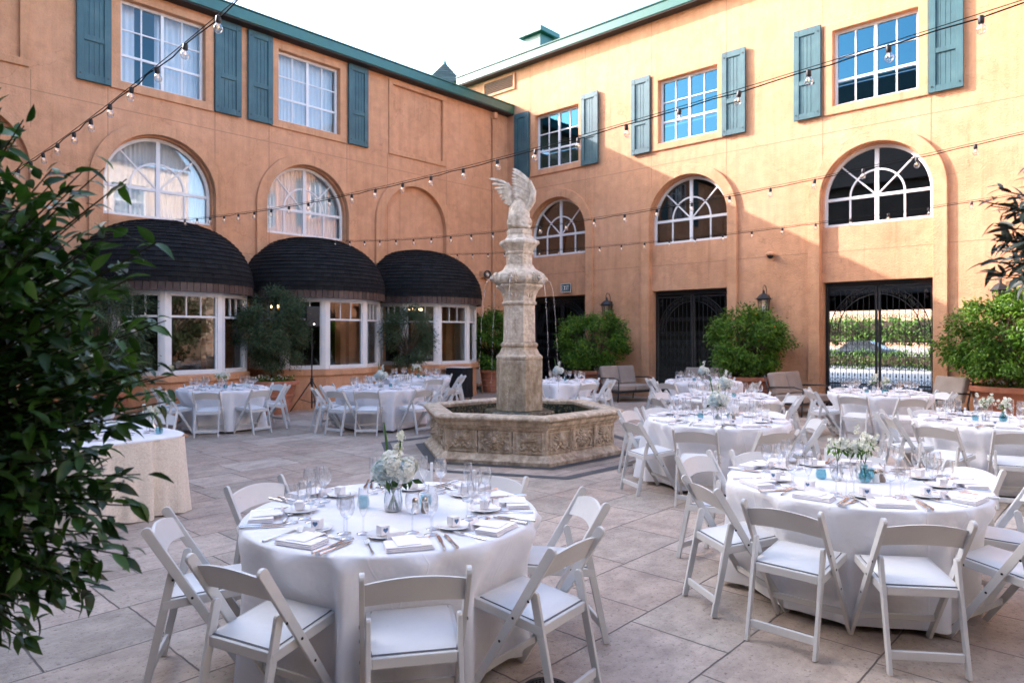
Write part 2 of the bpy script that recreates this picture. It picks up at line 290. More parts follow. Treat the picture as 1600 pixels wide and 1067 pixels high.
# ------------------------------------------------------------ mesh helpers
class MB:
    def __init__(s): s.v = []; s.f = []
    def add(s, vs, fs):
        o = len(s.v); s.v += [tuple(q) for q in vs]; s.f += [tuple(i + o for i in q) for q in fs]; return s
    def box(s, x0, x1, y0, y1, z0, z1):
        return s.add([(x, y, z) for x in (x0, x1) for y in (y0, y1) for z in (z0, z1)],
                     [(0, 1, 3, 2), (4, 6, 7, 5), (0, 4, 5, 1), (2, 3, 7, 6), (0, 2, 6, 4), (1, 5, 7, 3)])
    def bar(s, a, b, w_, h_, up=(0, 0, 1)):
        a = Vector(a); b = Vector(b); d = (b - a).normalized(); u = Vector(up)
        x = d.cross(u)
        if x.length < 1e-4: x = d.cross(Vector((0, 1, 0)))
        x.normalize(); y = x.cross(d); x *= w_ / 2; y *= h_ / 2
        return s.add([a - x - y, a + x - y, a + x + y, a - x + y, b - x - y, b + x - y, b + x + y, b - x + y],
                     [(3, 2, 1, 0), (4, 5, 6, 7), (0, 1, 5, 4), (1, 2, 6, 5), (2, 3, 7, 6), (3, 0, 4, 7)])
    def tube(s, pts, r, seg=6, closed=False):
        pts = [Vector(p) for p in pts]; n = len(pts); vs = []; prev = None
        for i, p in enumerate(pts):
            if closed: d = pts[(i + 1) % n] - pts[i - 1]
            else: d = pts[min(i + 1, n - 1)] - pts[max(i - 1, 0)]
            d.normalize()
            if prev is None:
                x = d.orthogonal().normalized()
            else:
                x = prev - d * prev.dot(d); x = x.normalized() if x.length > 1e-6 else d.orthogonal().normalized()
            prev = x; y = d.cross(x); rr = r[i] if isinstance(r, (list, tuple)) else r
            vs += [p + (x * cos(2 * pi * k / seg) + y * sin(2 * pi * k / seg)) * rr for k in range(seg)]
        fs = []
        for i in range(n if closed else n - 1):
            a, b = i * seg, ((i + 1) % n) * seg
            fs += [(a + k, a + (k + 1) % seg, b + (k + 1) % seg, b + k) for k in range(seg)]
        if not closed: fs += [tuple(range(seg - 1, -1, -1)), tuple(range((n - 1) * seg, n * seg))]
        return s.add(vs, fs)
    def lathe(s, prof, seg=16, c=(0, 0), rot=0, cap=True):
        vs = []; n = len(prof)
        for r, z in prof: vs += [(c[0] + r * cos(rot + 2 * pi * k / seg), c[1] + r * sin(rot + 2 * pi * k / seg), z) for k in range(seg)]
        fs = [(i * seg + k, i * seg + (k + 1) % seg, (i + 1) * seg + (k + 1) % seg, (i + 1) * seg + k) for i in range(n - 1) for k in range(seg)]
        if cap: fs += [tuple(range(seg - 1, -1, -1)), tuple(range((n - 1) * seg, n * seg))]
        return s.add(vs, fs)
    def ball(s, c, r, seg=10, rings=6, mtx=None):
        r = r if isinstance(r, (tuple, list)) else (r, r, r); c = Vector(c); vs = [Vector((0, 0, -r[2]))]
        for i in range(1, rings):
            a = -pi / 2 + pi * i / rings
            vs += [Vector((r[0] * cos(a) * cos(2 * pi * k / seg), r[1] * cos(a) * sin(2 * pi * k / seg), r[2] * sin(a))) for k in range(seg)]
        vs.append(Vector((0, 0, r[2]))); L = len(vs) - 1
        fs = [(0, 1 + (k + 1) % seg, 1 + k) for k in range(seg)]
        for i in range(rings - 2):
            a = 1 + i * seg; fs += [(a + k, a + (k + 1) % seg, a + seg + (k + 1) % seg, a + seg + k) for k in range(seg)]
        a = 1 + (rings - 2) * seg; fs += [(a + k, a + (k + 1) % seg, L) for k in range(seg)]
        if mtx: vs = [mtx @ q for q in vs]
        return s.add([q + c for q in vs], fs)
    def plate(s, outer, holes, y0, y1):
        """polygon in (x,z) with holes, extruded from y0 to y1"""
        loops = [outer] + list(holes); flat = [p for l in loops for p in l]
        tris = tessellate_polygon([[Vector((x, z, 0)) for x, z in l] for l in loops])
        n = len(flat)
        vs = [(x, y0, z) for x, z in flat] + [(x, y1, z) for x, z in flat]
        fs = [tuple(t) for t in tris] + [tuple(i + n for i in reversed(t)) for t in tris]
        o = 0
        for l in loops:
            k = len(l); fs += [(o + i, o + (i + 1) % k, n + o + (i + 1) % k, n + o + i) for i in range(k)]; o += k
        return s.add(vs, fs)
    def build(s, name, m, parent=None, smooth=False, bevel=0, seg=1, loc=None, angle=None):
        me = bpy.data.meshes.new(name); me.from_pydata(s.v, [], s.f); me.materials.append(M[m] if isinstance(m, str) else m)
        bm = bmesh.new(); bm.from_mesh(me); bmesh.ops.recalc_face_normals(bm, faces=bm.faces); bm.to_mesh(me); bm.free()
        if smooth:
            me.polygons.foreach_set('use_smooth', [True] * len(me.polygons))
            if angle: me.set_sharp_from_angle(angle=R_(angle))
        o = bpy.data.objects.new(name, me); COL.objects.link(o)
        if loc: o.location = loc
        if parent: o.parent = parent
        if bevel:
            b = o.modifiers.new('b', 'BEVEL'); b.width = bevel; b.segments = seg; b.limit_method = 'ANGLE'; b.harden_normals = False
        return o
def tag(o, label, cat, group=None, kind=None):
    if label: o['label'] = label
    if cat: o['category'] = cat
    if group: o['group'] = group
    if kind: o['kind'] = kind
    return o
def empty(name, loc, rz=0, label=None, cat=None, group=None):
    o = bpy.data.objects.new(name, None); COL.objects.link(o); o.location = loc; o.rotation_euler = (0, 0, rz)
    return tag(o, label, cat, group)
KIDS = {}
def copy_tree(o, parent=None):
    c = o.copy(); COL.objects.link(c)
    if parent: c.parent = parent
    for ch in KIDS.setdefault(o.name, list(o.children)): copy_tree(ch, c)
    return c
def arc(cx, cz, r, a0, a1, n): return [(cx + r * cos(a0 + (a1 - a0) * i / n), cz + r * sin(a0 + (a1 - a0) * i / n)) for i in range(n + 1)]
def rect(x0, x1, z0, z1): return [(x0, z0), (x1, z0), (x1, z1), (x0, z1)]
rnd = random.Random(7)

# wall frames. left wing: local x = s (from the corner towards the camera), y = out into the court.
# right wing: local x = t (from the corner), y = INTO the building.
CX, CY = -.0065 * 23.3, 23.3
AL = atan2(-.7337, -.6795); AR = atan2(-.6795, .7337)
def PL(s, n, z=0): return Vector((CX - .6795 * s + .7337 * n, CY - .7337 * s - .6795 * n, z))
def PR(t, n, z=0): return Vector((CX + .7337 * t - .6795 * n, CY - .6795 * t - .7337 * n, z))   # n = distance out of the wall

# ------------------------------------------------------------ ground
tag(MB().add([(-400, -400, 0), (400, -400, 0), (400, 400, 0), (-400, 400, 0)], [(0, 1, 2, 3)]).build('ground', 'asphalt'), None, None, None, 'structure')
pv = MB().add([(-.5, -.5, 0), (34, -.5, 0), (34, 26, 0), (-.5, 26, 0)], [(0, 1, 2, 3)]).build('courtyard_paving', 'paving')
pv.location = (CX, CY, .006); pv.rotation_euler = (0, 0, AL); tag(pv, None, None, None, 'structure')
FC = Vector((.11, 10.54, 0)); FR = R_(-76)
def hexring(r0, r1, z):
    vs = [(FC.x + r * cos(FR + k * pi / 3), FC.y + r * sin(FR + k * pi / 3), z) for r in (r0, r1) for k in range(6)]
    return vs, [(k, (k + 1) % 6, 6 + (k + 1) % 6, 6 + k) for k in range(6)]
tag(MB().add(*hexring(2.16, 2.32, .012)).add(*hexring(1.5, 1.72, .012)).build('paving_band', 'band'), None, None, None, 'structure')

# ------------------------------------------------------------ facades
def arch_outline(c, hw, z0, zs, n=28):
    return [(c + hw, z0)] + arc(c, zs, hw, 0, pi, n) + [(c - hw, z0)]
def upper_window(root, c, sg, glassmat, curtain, yw=-.12):
    hw, z0, z1 = .88, 7.10, 8.86
    Y = lambda y: y * sg
    fr = MB(); fr.plate(rect(c - hw, c + hw, z0, z1), [rect(c - hw + .06, c - .035, z0 + .06, z1 - .06), rect(c + .035, c + hw - .06, z0 + .06, z1 - .06)], Y(yw - .06), Y(yw + .01))
    for q in (-1, 1):
        x0, x1 = (c + .035, c + hw - .06) if q > 0 else (c - hw + .06, c - .035)
        xm = (x0 + x1) / 2; fr.box(xm - .016, xm + .016, *sorted((Y(yw - .035), Y(yw - .005))), z0 + .06, z1 - .06)
        for k in (1, 2):
            zz = z0 + .06 + (z1 - z0 - .12) * k / 3; wd = .028 if k == 1 else .016
            fr.box(x0, x1, *sorted((Y(yw - .037), Y(yw - .002))), zz - wd, zz + wd)
    f = fr.build('window', 'white', root, bevel=.004)
    y = Y(yw - .03); MB().box(c - hw + .03, c + hw - .03, *sorted((y, y + .004)), z0 + .03, z1 - .03).build('pane', glassmat, f)
    if curtain: drape(f, curtain, c, hw, z0, z1, Y(yw - .22), sg)
    return f
def drape(f, spans, c, hw, z0, z1, y, sg):
    mb = MB()
    for a, b in spans:
        n = int((b - a) * 60) + 4; ph = rnd.random() * 9
        xs = [c + a + (b - a) * i / n for i in range(n + 1)]
        ys = [y + .022 * sin(x * 55 + ph + 1.7 * sin(x * 9 + ph)) for x in xs]
        mb.add([(x, yy, z) for z in (z0 - .02, z1 + .02) for x, yy in zip(xs, ys)], [(i, i + 1, n + 2 + i, n + 1 + i) for i in range(n)])
    mb.build('curtain', 'curtain', f, smooth=True)
def arch_window(root, c, sg, glassmat, curtain, yw=-.20, hw=1.14):
    z0, zs = 4.29, 4.94; Y = lambda y: y * sg
    fr = MB(); fr.plate(arch_outline(c, hw, z0, zs), [arch_outline(c, hw - .07, z0 + .07, zs)], Y(yw - .06), Y(yw + .01))
    ya, yb = sorted((Y(yw - .045), Y(yw)))
    fr.box(c - .045, c + .045, ya, yb + .008, z0 + .05, zs + hw - .05)
    fr.box(c - hw + .05, c - .045, ya, yb, zs - .035, zs + .035); fr.box(c + .045, c + hw - .05, ya, yb, zs - .035, zs + .035)
    for q in (-1, 1):
        x = c + q * hw * .5; fr.box(x - .02, x + .02, ya + .004, yb - .004, z0 + .05, zs)
        d = Vector((q * cos(R_(45)), 0, sin(R_(45))))
        a = Vector((c, (ya + yb) / 2, zs)) + d * .07; b = Vector((c, (ya + yb) / 2, zs)) + d * (hw - .04)
        fr.bar(a, b, .03, .038, up=(0, 1, 0)) if False else fr.bar(a, b, .036, .034)
    r0 = hw * .5; fr.plate(arc(c, zs + .02, r0 + .02, 0, pi, 20) + list(reversed(arc(c, zs + .02, r0 - .02, 0, pi, 20))), [], ya + .006, yb - .006)
    f = fr.build('window', 'white', root, bevel=.004)
    y = Y(yw - .03); MB().plate(arch_outline(c, hw - .03, z0 + .03, zs), [], y, y + .004).build('pane', glassmat, f)
    if curtain: drape(f, curtain, c, hw, z0, zs + hw, Y(yw - .25), sg)
def shutter(root, x0, x1, sg):
    z0, z1 = 6.92, 9.08; Y = lambda a, b: sorted((a * sg, b * sg)); mb = MB(); w_ = .13
    mb.box(x0, x1, *Y(.03, .055), z0, z1)
    nb = 4; bw = (x1 - x0 - 2 * w_) / nb
    for i in range(nb): mb.box(x0 + w_ + i * bw + .004, x0 + w_ + (i + 1) * bw - .004, *Y(.055, .066), z0 + .12, z1 - .12)
    mb.box(x0, x0 + w_, *Y(.055, .095), z0, z1); mb.box(x1 - w_, x1, *Y(.055, .095), z0, z1)
    for za, zb in ((z0, z0 + .14), (z0 + .82, z0 + .93), (z1 - .16, z1)): mb.box(x0 + w_, x1 - w_, *Y(.055, .092), za, zb)
    o = mb.build('shutter', 'shutter', root, bevel=.004)
    b = MB()
    for x in (x0 + .06, x1 - .06):
        for z in (z0 + .12, z1 - .14): b.box(x - .014, x + .014, *Y(.09, .106), z - .014, z + .014)
    b.build('bolt', 'iron', o)
def trim_rect(root, c, hw, z0, z1, w_, sg, out=.045, inn=-.18):
    MB().plate(rect(c - hw - w_, c + hw + w_, z0 - w_, z1 + w_), [rect(c - hw, c + hw, z0, z1)], inn * sg, out * sg).build('window_surround', 'trim', root, bevel=.012, seg=2)

def facade(root, sg, x0, x1, ztop, bays, uppers, gate):
    """bays: (c, kind)   kind: 'win' or 'blank'"""
    Y = lambda a, b: (a * sg, b * sg)
    holes = [arch_outline(c, 1.17, .02, 4.94) for c, k in bays]
    for c, k in uppers:
        holes.append(rect(c - .90, c + .90, 7.08, 8.88) if k == 'win' else rect(c - .94, c + .94, 7.07, 8.93))
    MB().plate(rect(x0, x1, 0, ztop), holes, *Y(-.35, 0)).build('wall', 'stucco', root)
    bd = None
    for c, k in bays:
        op = [(c + 1.44, 0)] + arc(c, 4.94, 1.43 if k == 'win' else 1.43, 0, pi, 32) + [(c - 1.43, 0)]
        inner = [(c - 1.17, 0)] + list(reversed(arc(c, 4.94, 1.17, 0, pi, 32))) + [(c + 1.17, 0)]
        MB().plate(op + inner, [], *Y(-.02, .085)).build('arch_surround', 'trim', root, bevel=.012, seg=2)
        hs = []
        if k == 'win': hs.append(arch_outline(c, 1.14, 4.29, 4.94))
        if gate: hs.append(rect(c - 1.15, c + 1.15, .01, 3.0))
        else: hs.append(rect(c - 1.0, c + 1.0, .9, 2.7))
        MB().plate(arch_outline(c, 1.175, 0, 4.94), hs, *Y(-.33, -.085 if sg < 0 else -.07)).build('wall_panel', 'stucco', root)
    for c, k in uppers:
        if k == 'win': trim_rect(root, c, .885, 7.10, 8.86, .19, sg)
        else:
            MB().plate(rect(c - 1.09, c + 1.09, 6.92, 9.08), [rect(c - .94, c + .94, 7.07, 8.93)], *Y(-.03, .045)).build('panel_surround', 'trim', root, bevel=.012, seg=2)
            MB().box(c - .96, c + .96, *sorted(Y(-.3, -.05)), 7.05, 8.95).build('wall_panel', 'stucco', root)
    J = lambda *a: MB().box(*a).build('control_joint', 'joint', root)
    edges = sorted({x0} | {round(c + d, 2) for c, k in uppers for d in (-1.12, 1.12)} | {x1})
    for x in edges[1:-1]:
        J(x - .006, x + .006, *sorted(Y(.0, .003)), 5.2 if gate else 3.0, 6.9); J(x - .006, x + .006, *sorted(Y(.0, .003)), 9.1, ztop)
    for a, b in zip(edges, edges[1:]): J(a + .01, b - .01, *sorted(Y(.0, .003)), 6.50, 6.512)
    # a long joint at door-head height between the surrounds
    cs = sorted(c for c, k in bays); spans = [(x0, cs[0] - 1.45)] + [(a + 1.45, b - 1.45) for a, b in zip(cs, cs[1:])] + [(cs[-1] + 1.45, x1)]
    for a, b in spans:
        if b > a: J(a, b, *sorted(Y(.0, .003)), 3.70, 3.712)
    for c in cs: J(c - 1.15, c + 1.15, *sorted(Y(-.09, -.0815 if sg < 0 else -.066)), 3.70, 3.712)

BL = empty('hotel_wing', (CX, CY, 0), AL, 'terracotta stucco wing with three black domed bay windows and teal shutters', 'building')
BR = empty('hotel_wing', (CX, CY, 0), AR, 'taller sunlit stucco wing with arched windows above iron gates', 'building')
LC = [4.0, 7.5, 11.1, 14.7]
facade(BL, 1, 0.0, 21, 9.12, [(4.0, 'blank'), (7.5, 'win'), (11.1, 'win'), (14.7, 'blank'), (18.3, 'blank')],
       [(3.87, 'blank'), (7.46, 'win'), (11.04, 'win'), (14.63, 'blank'), (18.3, 'win')], False)
facade(BR, -1, -6, 22.0, 10.62, [(2.14, 'win'), (6.70, 'win'), (11.35, 'win'), (16.0, 'win')], [(2.14, 'win'), (6.70, 'win'), (11.35, 'win'), (16.0, 'win')], True)
upper_window(BL, 7.46, 1, 'paneup', [(-.9, .9)]); upper_window(BL, 11.04, 1, 'paneup', [(-.9, .08), (.50, .9)])
for c in (18.3,): upper_window(BL, c, 1, 'pane', [(-.9, .9)])
arch_window(BL, 7.5, 1, 'panelow', [(-1.15, 1.15)]); arch_window(BL, 11.1, 1, 'panelow', [(-1.15, 1.15)])
for c in (2.14, 6.70, 11.35, 16.0): upper_window(BR, c, -1, 'panesky', None); arch_window(BR, c, -1, 'pane', None)
for a, b in ((12.12, 12.75), (9.32, 9.95), (8.52, 9.15), (5.70, 6.33)): shutter(BL, a, b, 1)
for a, b in ((.38, 1.01), (3.15, 3.78), (4.95, 5.57), (7.73, 8.36), (9.58, 10.21), (12.44, 13.07)): shutter(BR, a, b, -1)
# shells of the wings (rooms behind the glass, roofs)
m_ = MB()
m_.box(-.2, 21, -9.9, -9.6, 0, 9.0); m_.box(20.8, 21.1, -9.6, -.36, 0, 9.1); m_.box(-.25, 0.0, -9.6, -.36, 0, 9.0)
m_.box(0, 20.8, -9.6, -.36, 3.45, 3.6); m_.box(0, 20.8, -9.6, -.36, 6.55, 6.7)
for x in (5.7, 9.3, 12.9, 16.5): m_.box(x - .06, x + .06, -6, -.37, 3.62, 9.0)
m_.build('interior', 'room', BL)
rf = MB(); rf.add([(-.0, .30, 9.36), (21, .30, 9.36), (21, -5, 10.2), (-.0, -5, 10.2), (21, -10.2, 9.36), (0, -10.2, 9.36)], [(0, 1, 2, 3), (3, 2, 4, 5)])
rf.build('roof', 'green', BL)
g = MB(); g.box(.005, 21, .14, .32, 9.14, 9.40); g.box(.005, 21, .12, .35, 9.40, 9.435); g.box(.005, 21, 0.0, .13, 9.20, 9.42)
g.build('gutter', 'green', BL, bevel=.012, seg=2)
MB().box(.01, 21, .003, .30, 9.105, 9.135).build('soffit', 'dark', BL)
# downspout with offset head
ds = MB(); ds.box(.70, .80, .03, .11, .25, 8.85); ds.box(.68, .82, .02, .20, 8.85, 9.05); ds.build('downspout', 'trim', BL, bevel=.01)
MB().box(.0, 2.35, .0, .10, .0, .35).build('wall_base', 'clearstone', BL, bevel=.01)
m_ = MB()
m_.box(-6, 22, 9.0, 9.3, 0, 7.55 + 3) if False else None
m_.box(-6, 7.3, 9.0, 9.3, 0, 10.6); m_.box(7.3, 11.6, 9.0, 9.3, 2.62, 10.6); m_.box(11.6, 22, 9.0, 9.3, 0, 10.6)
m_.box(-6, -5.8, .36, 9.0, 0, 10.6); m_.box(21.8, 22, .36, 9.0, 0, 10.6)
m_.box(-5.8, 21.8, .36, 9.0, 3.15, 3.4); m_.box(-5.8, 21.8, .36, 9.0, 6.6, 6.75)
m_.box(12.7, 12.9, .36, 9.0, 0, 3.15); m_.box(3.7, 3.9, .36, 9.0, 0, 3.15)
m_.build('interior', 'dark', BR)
rf = MB(); rf.add([(-6, -.32, 10.80), (22, -.32, 10.80), (22, 4.5, 11.6), (-6, 4.5, 11.6), (22, 9.5, 10.8), (-6, 9.5, 10.8)], [(0, 1, 2, 3), (3, 2, 4, 5)])
rf.build('roof', 'green', BR)
g = MB(); g.box(-2.2, 22, -.32, -.14, 10.62, 10.88); g.box(-2.2, 22, -.35, -.12, 10.88, 10.92); g.box(-2.2, 22, -.13, 0.0, 10.66, 10.90)
g.build('gutter', 'green', BR, bevel=.012, seg=2)
MB().box(-2.2, 22, -.30, -.003, 10.585, 10.615).build('soffit', 'dark', BR)
# louvred vent high on the right wing
vm = MB(); vm.plate(rect(-1.15, .36, 9.98, 10.52), [rect(-1.08, .29, 10.05, 10.46)], -.05, -.002)
vr = vm.build('vent', 'trim', BR)
v2 = MB(); v2.box(-1.08, .29, .004, .02, 10.05, 10.46) if False else v2.box(-1.08, .29, -.012, -.004, 10.05, 10.46); v2.build('vent_back', 'iron', vr)
v3 = MB()
for i in range(7): z = 10.07 + i * .057; v3.bar((-1.08, -.035, z), (.29, -.035, z), .035, .008, up=(0, -.5, 1))
v3.build('louvre', 'trim', vr)

# roof-top bits
hat = empty('roof_hatch', PR(-.65, -2.4, 12.5), AR, 'green metal roof hatch above the taller wing', 'roof hatch')
MB().box(-.40, .40, -.4, .4, -1.6, .18).build('hatch_body', 'green', hat, bevel=.01); MB().box(-.56, .56, -.55, .55, .18, .38).build('hatch_lid', 'green', hat, bevel=.02)
tw = empty('turret', PL(-8.3, -12.5, 0), AL, 'slate pyramid turret roof behind the corner', 'turret')
MB().lathe([(1.7, 0), (1.7, 14.3)], 8).build('turret_wall', 'cream', tw)
tb = MB(); nr = 15
for i in range(nr):
    r0 = 2.5 * (1 - i / nr); r1 = 2.5 * (1 - (i + 1) / nr); z0 = 14.2 + 2.5 * i / nr; z1 = 14.2 + 2.5 * (i + 1) / nr
    for f_ in range(4):
        a0, a1 = f_ * pi / 2, (f_ + 1) * pi / 2; k = max(1, int(r0 * 6))
        for q in range(k):
            P = lambda rr, u: (rr * (cos(a0) * (1 - u) + cos(a1) * u), rr * (sin(a0) * (1 - u) + sin(a1) * u))
            u0, u1 = q / k, (q + 1) / k; e_ = .03
            tb.add([(*P(r0 + e_, u0), z0), (*P(r0 + e_, u1), z0), (*P(r1, u1), z1), (*P(r1, u0), z1)], [(0, 1, 2, 3)])
tb.build('turret_roof', 'slate', tw)
MB().lathe([(.14, 16.5), (.08, 16.68), (.01, 16.9)], 8).build('finial', 'green', tw)

# ------------------------------------------------------------ domed bays (parts of the left wing)
BAY = [(-1.6, 0), (-1.6, .35), (-1.37, 1.2), (-.57, 1.72), (.57, 1.72), (1.37, 1.2), (1.6, .35), (1.6, 0)]
def prism(mb, poly, z0, z1):
    n = len(poly); return mb.add([(x, y, z0) for x, y in poly] + [(x, y, z1) for x, y in poly],
        [tuple(range(n - 1, -1, -1)), tuple(range(n, 2 * n))] + [(i, (i + 1) % n, n + (i + 1) % n, n + i) for i in range(n)])
def scale_poly(poly, d):
    out = []
    for x, y in poly:
        l = sqrt(x * x + y * y); out.append((x + d * x / l, y + (d * y / l if y > 0 else 0)))
    return out
def bay(c, idx):
    root = empty('bay_window', (c, 0, 0)); root.parent = BL
    P = BAY
    prism(MB(), P, .0, .80).build('bay_base', 'stucco', root); prism(MB(), scale_poly(P, .06), .80, .95).build('bay_sill', 'trim', root, bevel=.02, seg=2)
    fr = MB(); gl = MB()
    z0, z1 = .952, 2.62
    for (ax, ay), (bx, by) in list(zip(P, P[1:])):
        a = Vector((ax, ay, 0)); b = Vector((bx, by, 0)); d = (b - a); L = d.length; d /= L; nrm = Vector((d.y, -d.x, 0))
        if nrm.dot((a + b) / 2) < 0: nrm = -nrm
        if L < .5: fr.add([a + Vector((0, 0, z0)), b + Vector((0, 0, z0)), b + Vector((0, 0, z1)), a + Vector((0, 0, z1))], [(0, 1, 2, 3)]); continue
        def bx_(u0, u1, za, zb, o0, o1):
            q = [a + d * u + nrm * o + Vector((0, 0, z)) for u in (u0, u1) for o in (o0, o1) for z in (za, zb)]
            fr.add(q, [(0, 1, 3, 2), (4, 6, 7, 5), (0, 4, 5, 1), (2, 3, 7, 6), (0, 2, 6, 4), (1, 5, 7, 3)])
        pw = .10
        bx_(0, pw, z0, z1, -.12, 0); bx_(L - pw, L, z0, z1, -.12, 0)
        bx_(pw, L - pw, z0, z0 + .09, -.12, .012); bx_(pw, L - pw, z1 - .09, z1, -.12, .004)
        ia, ib = pw + .035, L - pw - .035
        bx_(pw, ia, z0 + .09, z1 - .09, -.09, -.02); bx_(ib, L - pw, z0 + .09, z1 - .09, -.09, -.02)
        zt = z1 - .50
        bx_(ia, ib, zt - .022, zt + .022, -.085, -.03)
        for k in (1, 2):
            u = ia + (ib - ia) * k / 3; bx_(u - .014, u + .014, zt + .022, z1 - .09, -.08, -.035)
        q = [a + d * u + nrm * (-.06) + Vector((0, 0, z)) for u, z in ((ia - .02, z0 + .07), (ib + .02, z0 + .07), (ib + .02, z1 - .07), (ia - .02, z1 - .07))]
        gl.add(q, [(0, 1, 2, 3)])
    fr.build('bay_frame', 'white', root, bevel=.004); gl.build('pane', 'pane', root)
    # fascia of copper plates and shingled dome
    A, B, Hd, zb = 1.78, 2.02, 1.42, 2.80; ex = 2.25
    def plan(th, k=1.0):
        cx_, sy_ = cos(th), sin(th)
        r = (abs(cx_) ** ex + abs(sy_) ** ex) ** (-1 / ex); return A * k * r * cx_, B * k * r * sy_
    n = 44; fa = MB()
    for i in range(n):
        t0, t1 = pi * i / n, pi * (i + 1) / n - .006
        p0, p1 = plan(t0), plan(t1); q0, q1 = plan(t0, .975), plan(t1, .975)
        fa.add([(*p0, zb - .19), (*p1, zb - .19), (*p1, zb + .01), (*p0, zb + .01), (*q0, zb - .19), (*q1, zb - .19), (*q1, zb + .01), (*q0, zb + .01)],
               [(0, 1, 2, 3), (7, 6, 5, 4), (0, 4, 5, 1), (0, 3, 7, 4), (1, 5, 6, 2), (3, 2, 6, 7)])
    fa.build('fascia', 'copper', root)
    so = MB(); ring = [plan(pi * i / 40, .985) for i in range(41)]
    so.add([(x, y, zb - .15) for x, y in ring], [tuple(range(41))]); so.build('bay_soffit', 'white', root)
    sh = MB(); rows = 22; r_ = random.Random(idx)
    def pt(th, ph, off):
        k = cos(ph); x, y = plan(th, max(k, 0) ** .84); nx, ny = cos(th) * k, sin(th) * k
        return Vector((x + nx * off, y + ny * off, zb + Hd * sin(ph) ** 1.0 + sin(ph) * off))
    for i in range(rows):
        p0 = (pi / 2) * i / rows - .004; p1 = (pi / 2) * (i + 1) / rows + .012; p1 = min(p1, pi / 2)
        m = max(6, int(40 * cos(p0) + 4)); cuts = [0]
        while cuts[-1] < pi: cuts.append(cuts[-1] + (pi / m) * r_.uniform(.6, 1.4))
        cuts[-1] = pi
        for t0, t1 in zip(cuts, cuts[1:]):
            o = .014 + r_.uniform(0, .010)
            a_ = pt(t0, p0, o); b_ = pt(t1 - .004, p0, o); c_ = pt(t1 - .004, p1, 0); d_ = pt(t0, p1, 0); e1 = pt(t0, p0, 0); e2 = pt(t1 - .004, p0, 0)
            tm = (t0 + t1) / 2; am = pt(tm, p0, o); cm = pt(tm, p1, 0); em = pt(tm, p0, 0)
            sh.add([a_, am, b_, c_, cm, d_, e1, em, e2], [(0, 1, 4, 5), (1, 2, 3, 4), (6, 7, 1, 0), (7, 8, 2, 1)])
    sh.build('dome_roof', 'shingle', root)
    un = MB(); nn = 30
    for i in range(12):
        p0, p1 = pi / 2 * i / 12, pi / 2 * (i + 1) / 12
        for k in range(nn):
            t0, t1 = pi * k / nn, pi * (k + 1) / nn
            un.add([pt(t0, p0, -.03), pt(t1, p0, -.03), pt(t1, p1, -.03), pt(t0, p1, -.03)], [(0, 1, 2, 3)])
    un.build('dome_deck', 'dark', root)
for i, c in enumerate(LC): bay(c, i)
# things inside the bay rooms
ch = empty('chandelier', PL(2.6, -1.9, 2.55), 0, 'warmly lit chandelier seen through the bay window nearest the corner', 'chandelier')
a_ = MB(); a_.tube([(0, 0, 0), (0, 0, .9)], .012); b_ = MB()
for k in range(10):
    q = 2 * pi * k / 10; a_.tube([(0, 0, -.05), (.2 * cos(q), .2 * sin(q), -.12), (.34 * cos(q), .34 * sin(q), 0)], .008, 5); b_.ball((.34 * cos(q), .34 * sin(q), .05), .035, 8, 5)
a_.build('chandelier_arms', 'bronze', ch); b_.build('chandelier_bulb', 'chandglow', ch)
ch2 = copy_tree(ch); ch2.location = PL(7.3, -1.9, 2.5); tag(ch2, 'warmly lit chandelier seen through the middle bay window', 'chandelier')
for o in (ch, ch2): o['group'] = 'chandeliers inside the bay rooms'
pf = empty('picture_frame', PL(-.0 + .05, -1.6, 1.9), AL, 'dark framed picture on the tan wall inside the corner bay', 'picture')
MB().plate([(0, 0), (.45, 0), (.45, .95), (0, .95)], [[(.05, .05), (.4, .05), (.4, .9), (.05, .9)]], 0, .04).build('frame', 'bronze', pf)
MB().box(.04, .41, .01, .02, .04, .91).build('picture', 'cushion', pf)
pf.location = PL(2.0, -2.2, 1.35)

# ------------------------------------------------------------ opposite and rear buildings (bounce light and reflections)
BO = empty('court_building', PL(0, 23, 0), AL, 'sunlit cream stucco building with white windows mirrored in the bay glass', 'building')
m_ = MB(); m_.plate(rect(1, 21, 0, 10.8), [rect(c - .8, c + .8, z, z + 1.7) for c in (4, 8, 12, 16) for z in (1.0, 4.3, 8.0)], 0, .35); m_.box(1, 21, 8, 8.3, 0, 10.8); m_.build('wall', 'cream', BO)
m_ = MB(); m_.add([(1, -.4, 10.8), (21, -.4, 10.8), (21, 4, 14), (1, 4, 14), (21, 8.5, 10.8), (1, 8.5, 10.8)], [(0, 1, 2, 3), (3, 2, 4, 5)]); m_.build('roof', 'darkroof', BO)
for c in (4, 8, 12, 16):
    for z in (1.0, 4.3, 8.0):
        m_ = MB(); m_.plate(rect(c - .8, c + .8, z, z + 1.7), [rect(c - .72, c - .03, z + .08, z + .8), rect(c + .03, c + .72, z + .08, z + .8), rect(c - .72, c - .03, z + .88, z + 1.62), rect(c + .03, c + .72, z + .88, z + 1.62)], .1, .18)
        f = m_.build('window', 'white', BO); MB().box(c - .75, c + .75, .14, .145, z + .04, z + 1.66).build('pane', 'pane', f); MB().box(c - .8, c + .8, .5, .52, z, z + 1.7).build('curtain', 'curtain', f)
BB = empty('rear_building', PL(21.2, -2, 0), AL, 'dark roofed building across the court mirrored in the gate wing windows', 'building')
m_ = MB(); m_.box(0, .4, 0, 28, 0, 9.5); m_.build('wall', 'shadewall', BB)
m_ = MB(); m_.box(-3.5, 0, 0, 28, 3.7, 4.0); m_.build('added_shade_roof', 'shadewall', BB)  # roof and columns added out of view to shade the near floor and chairs
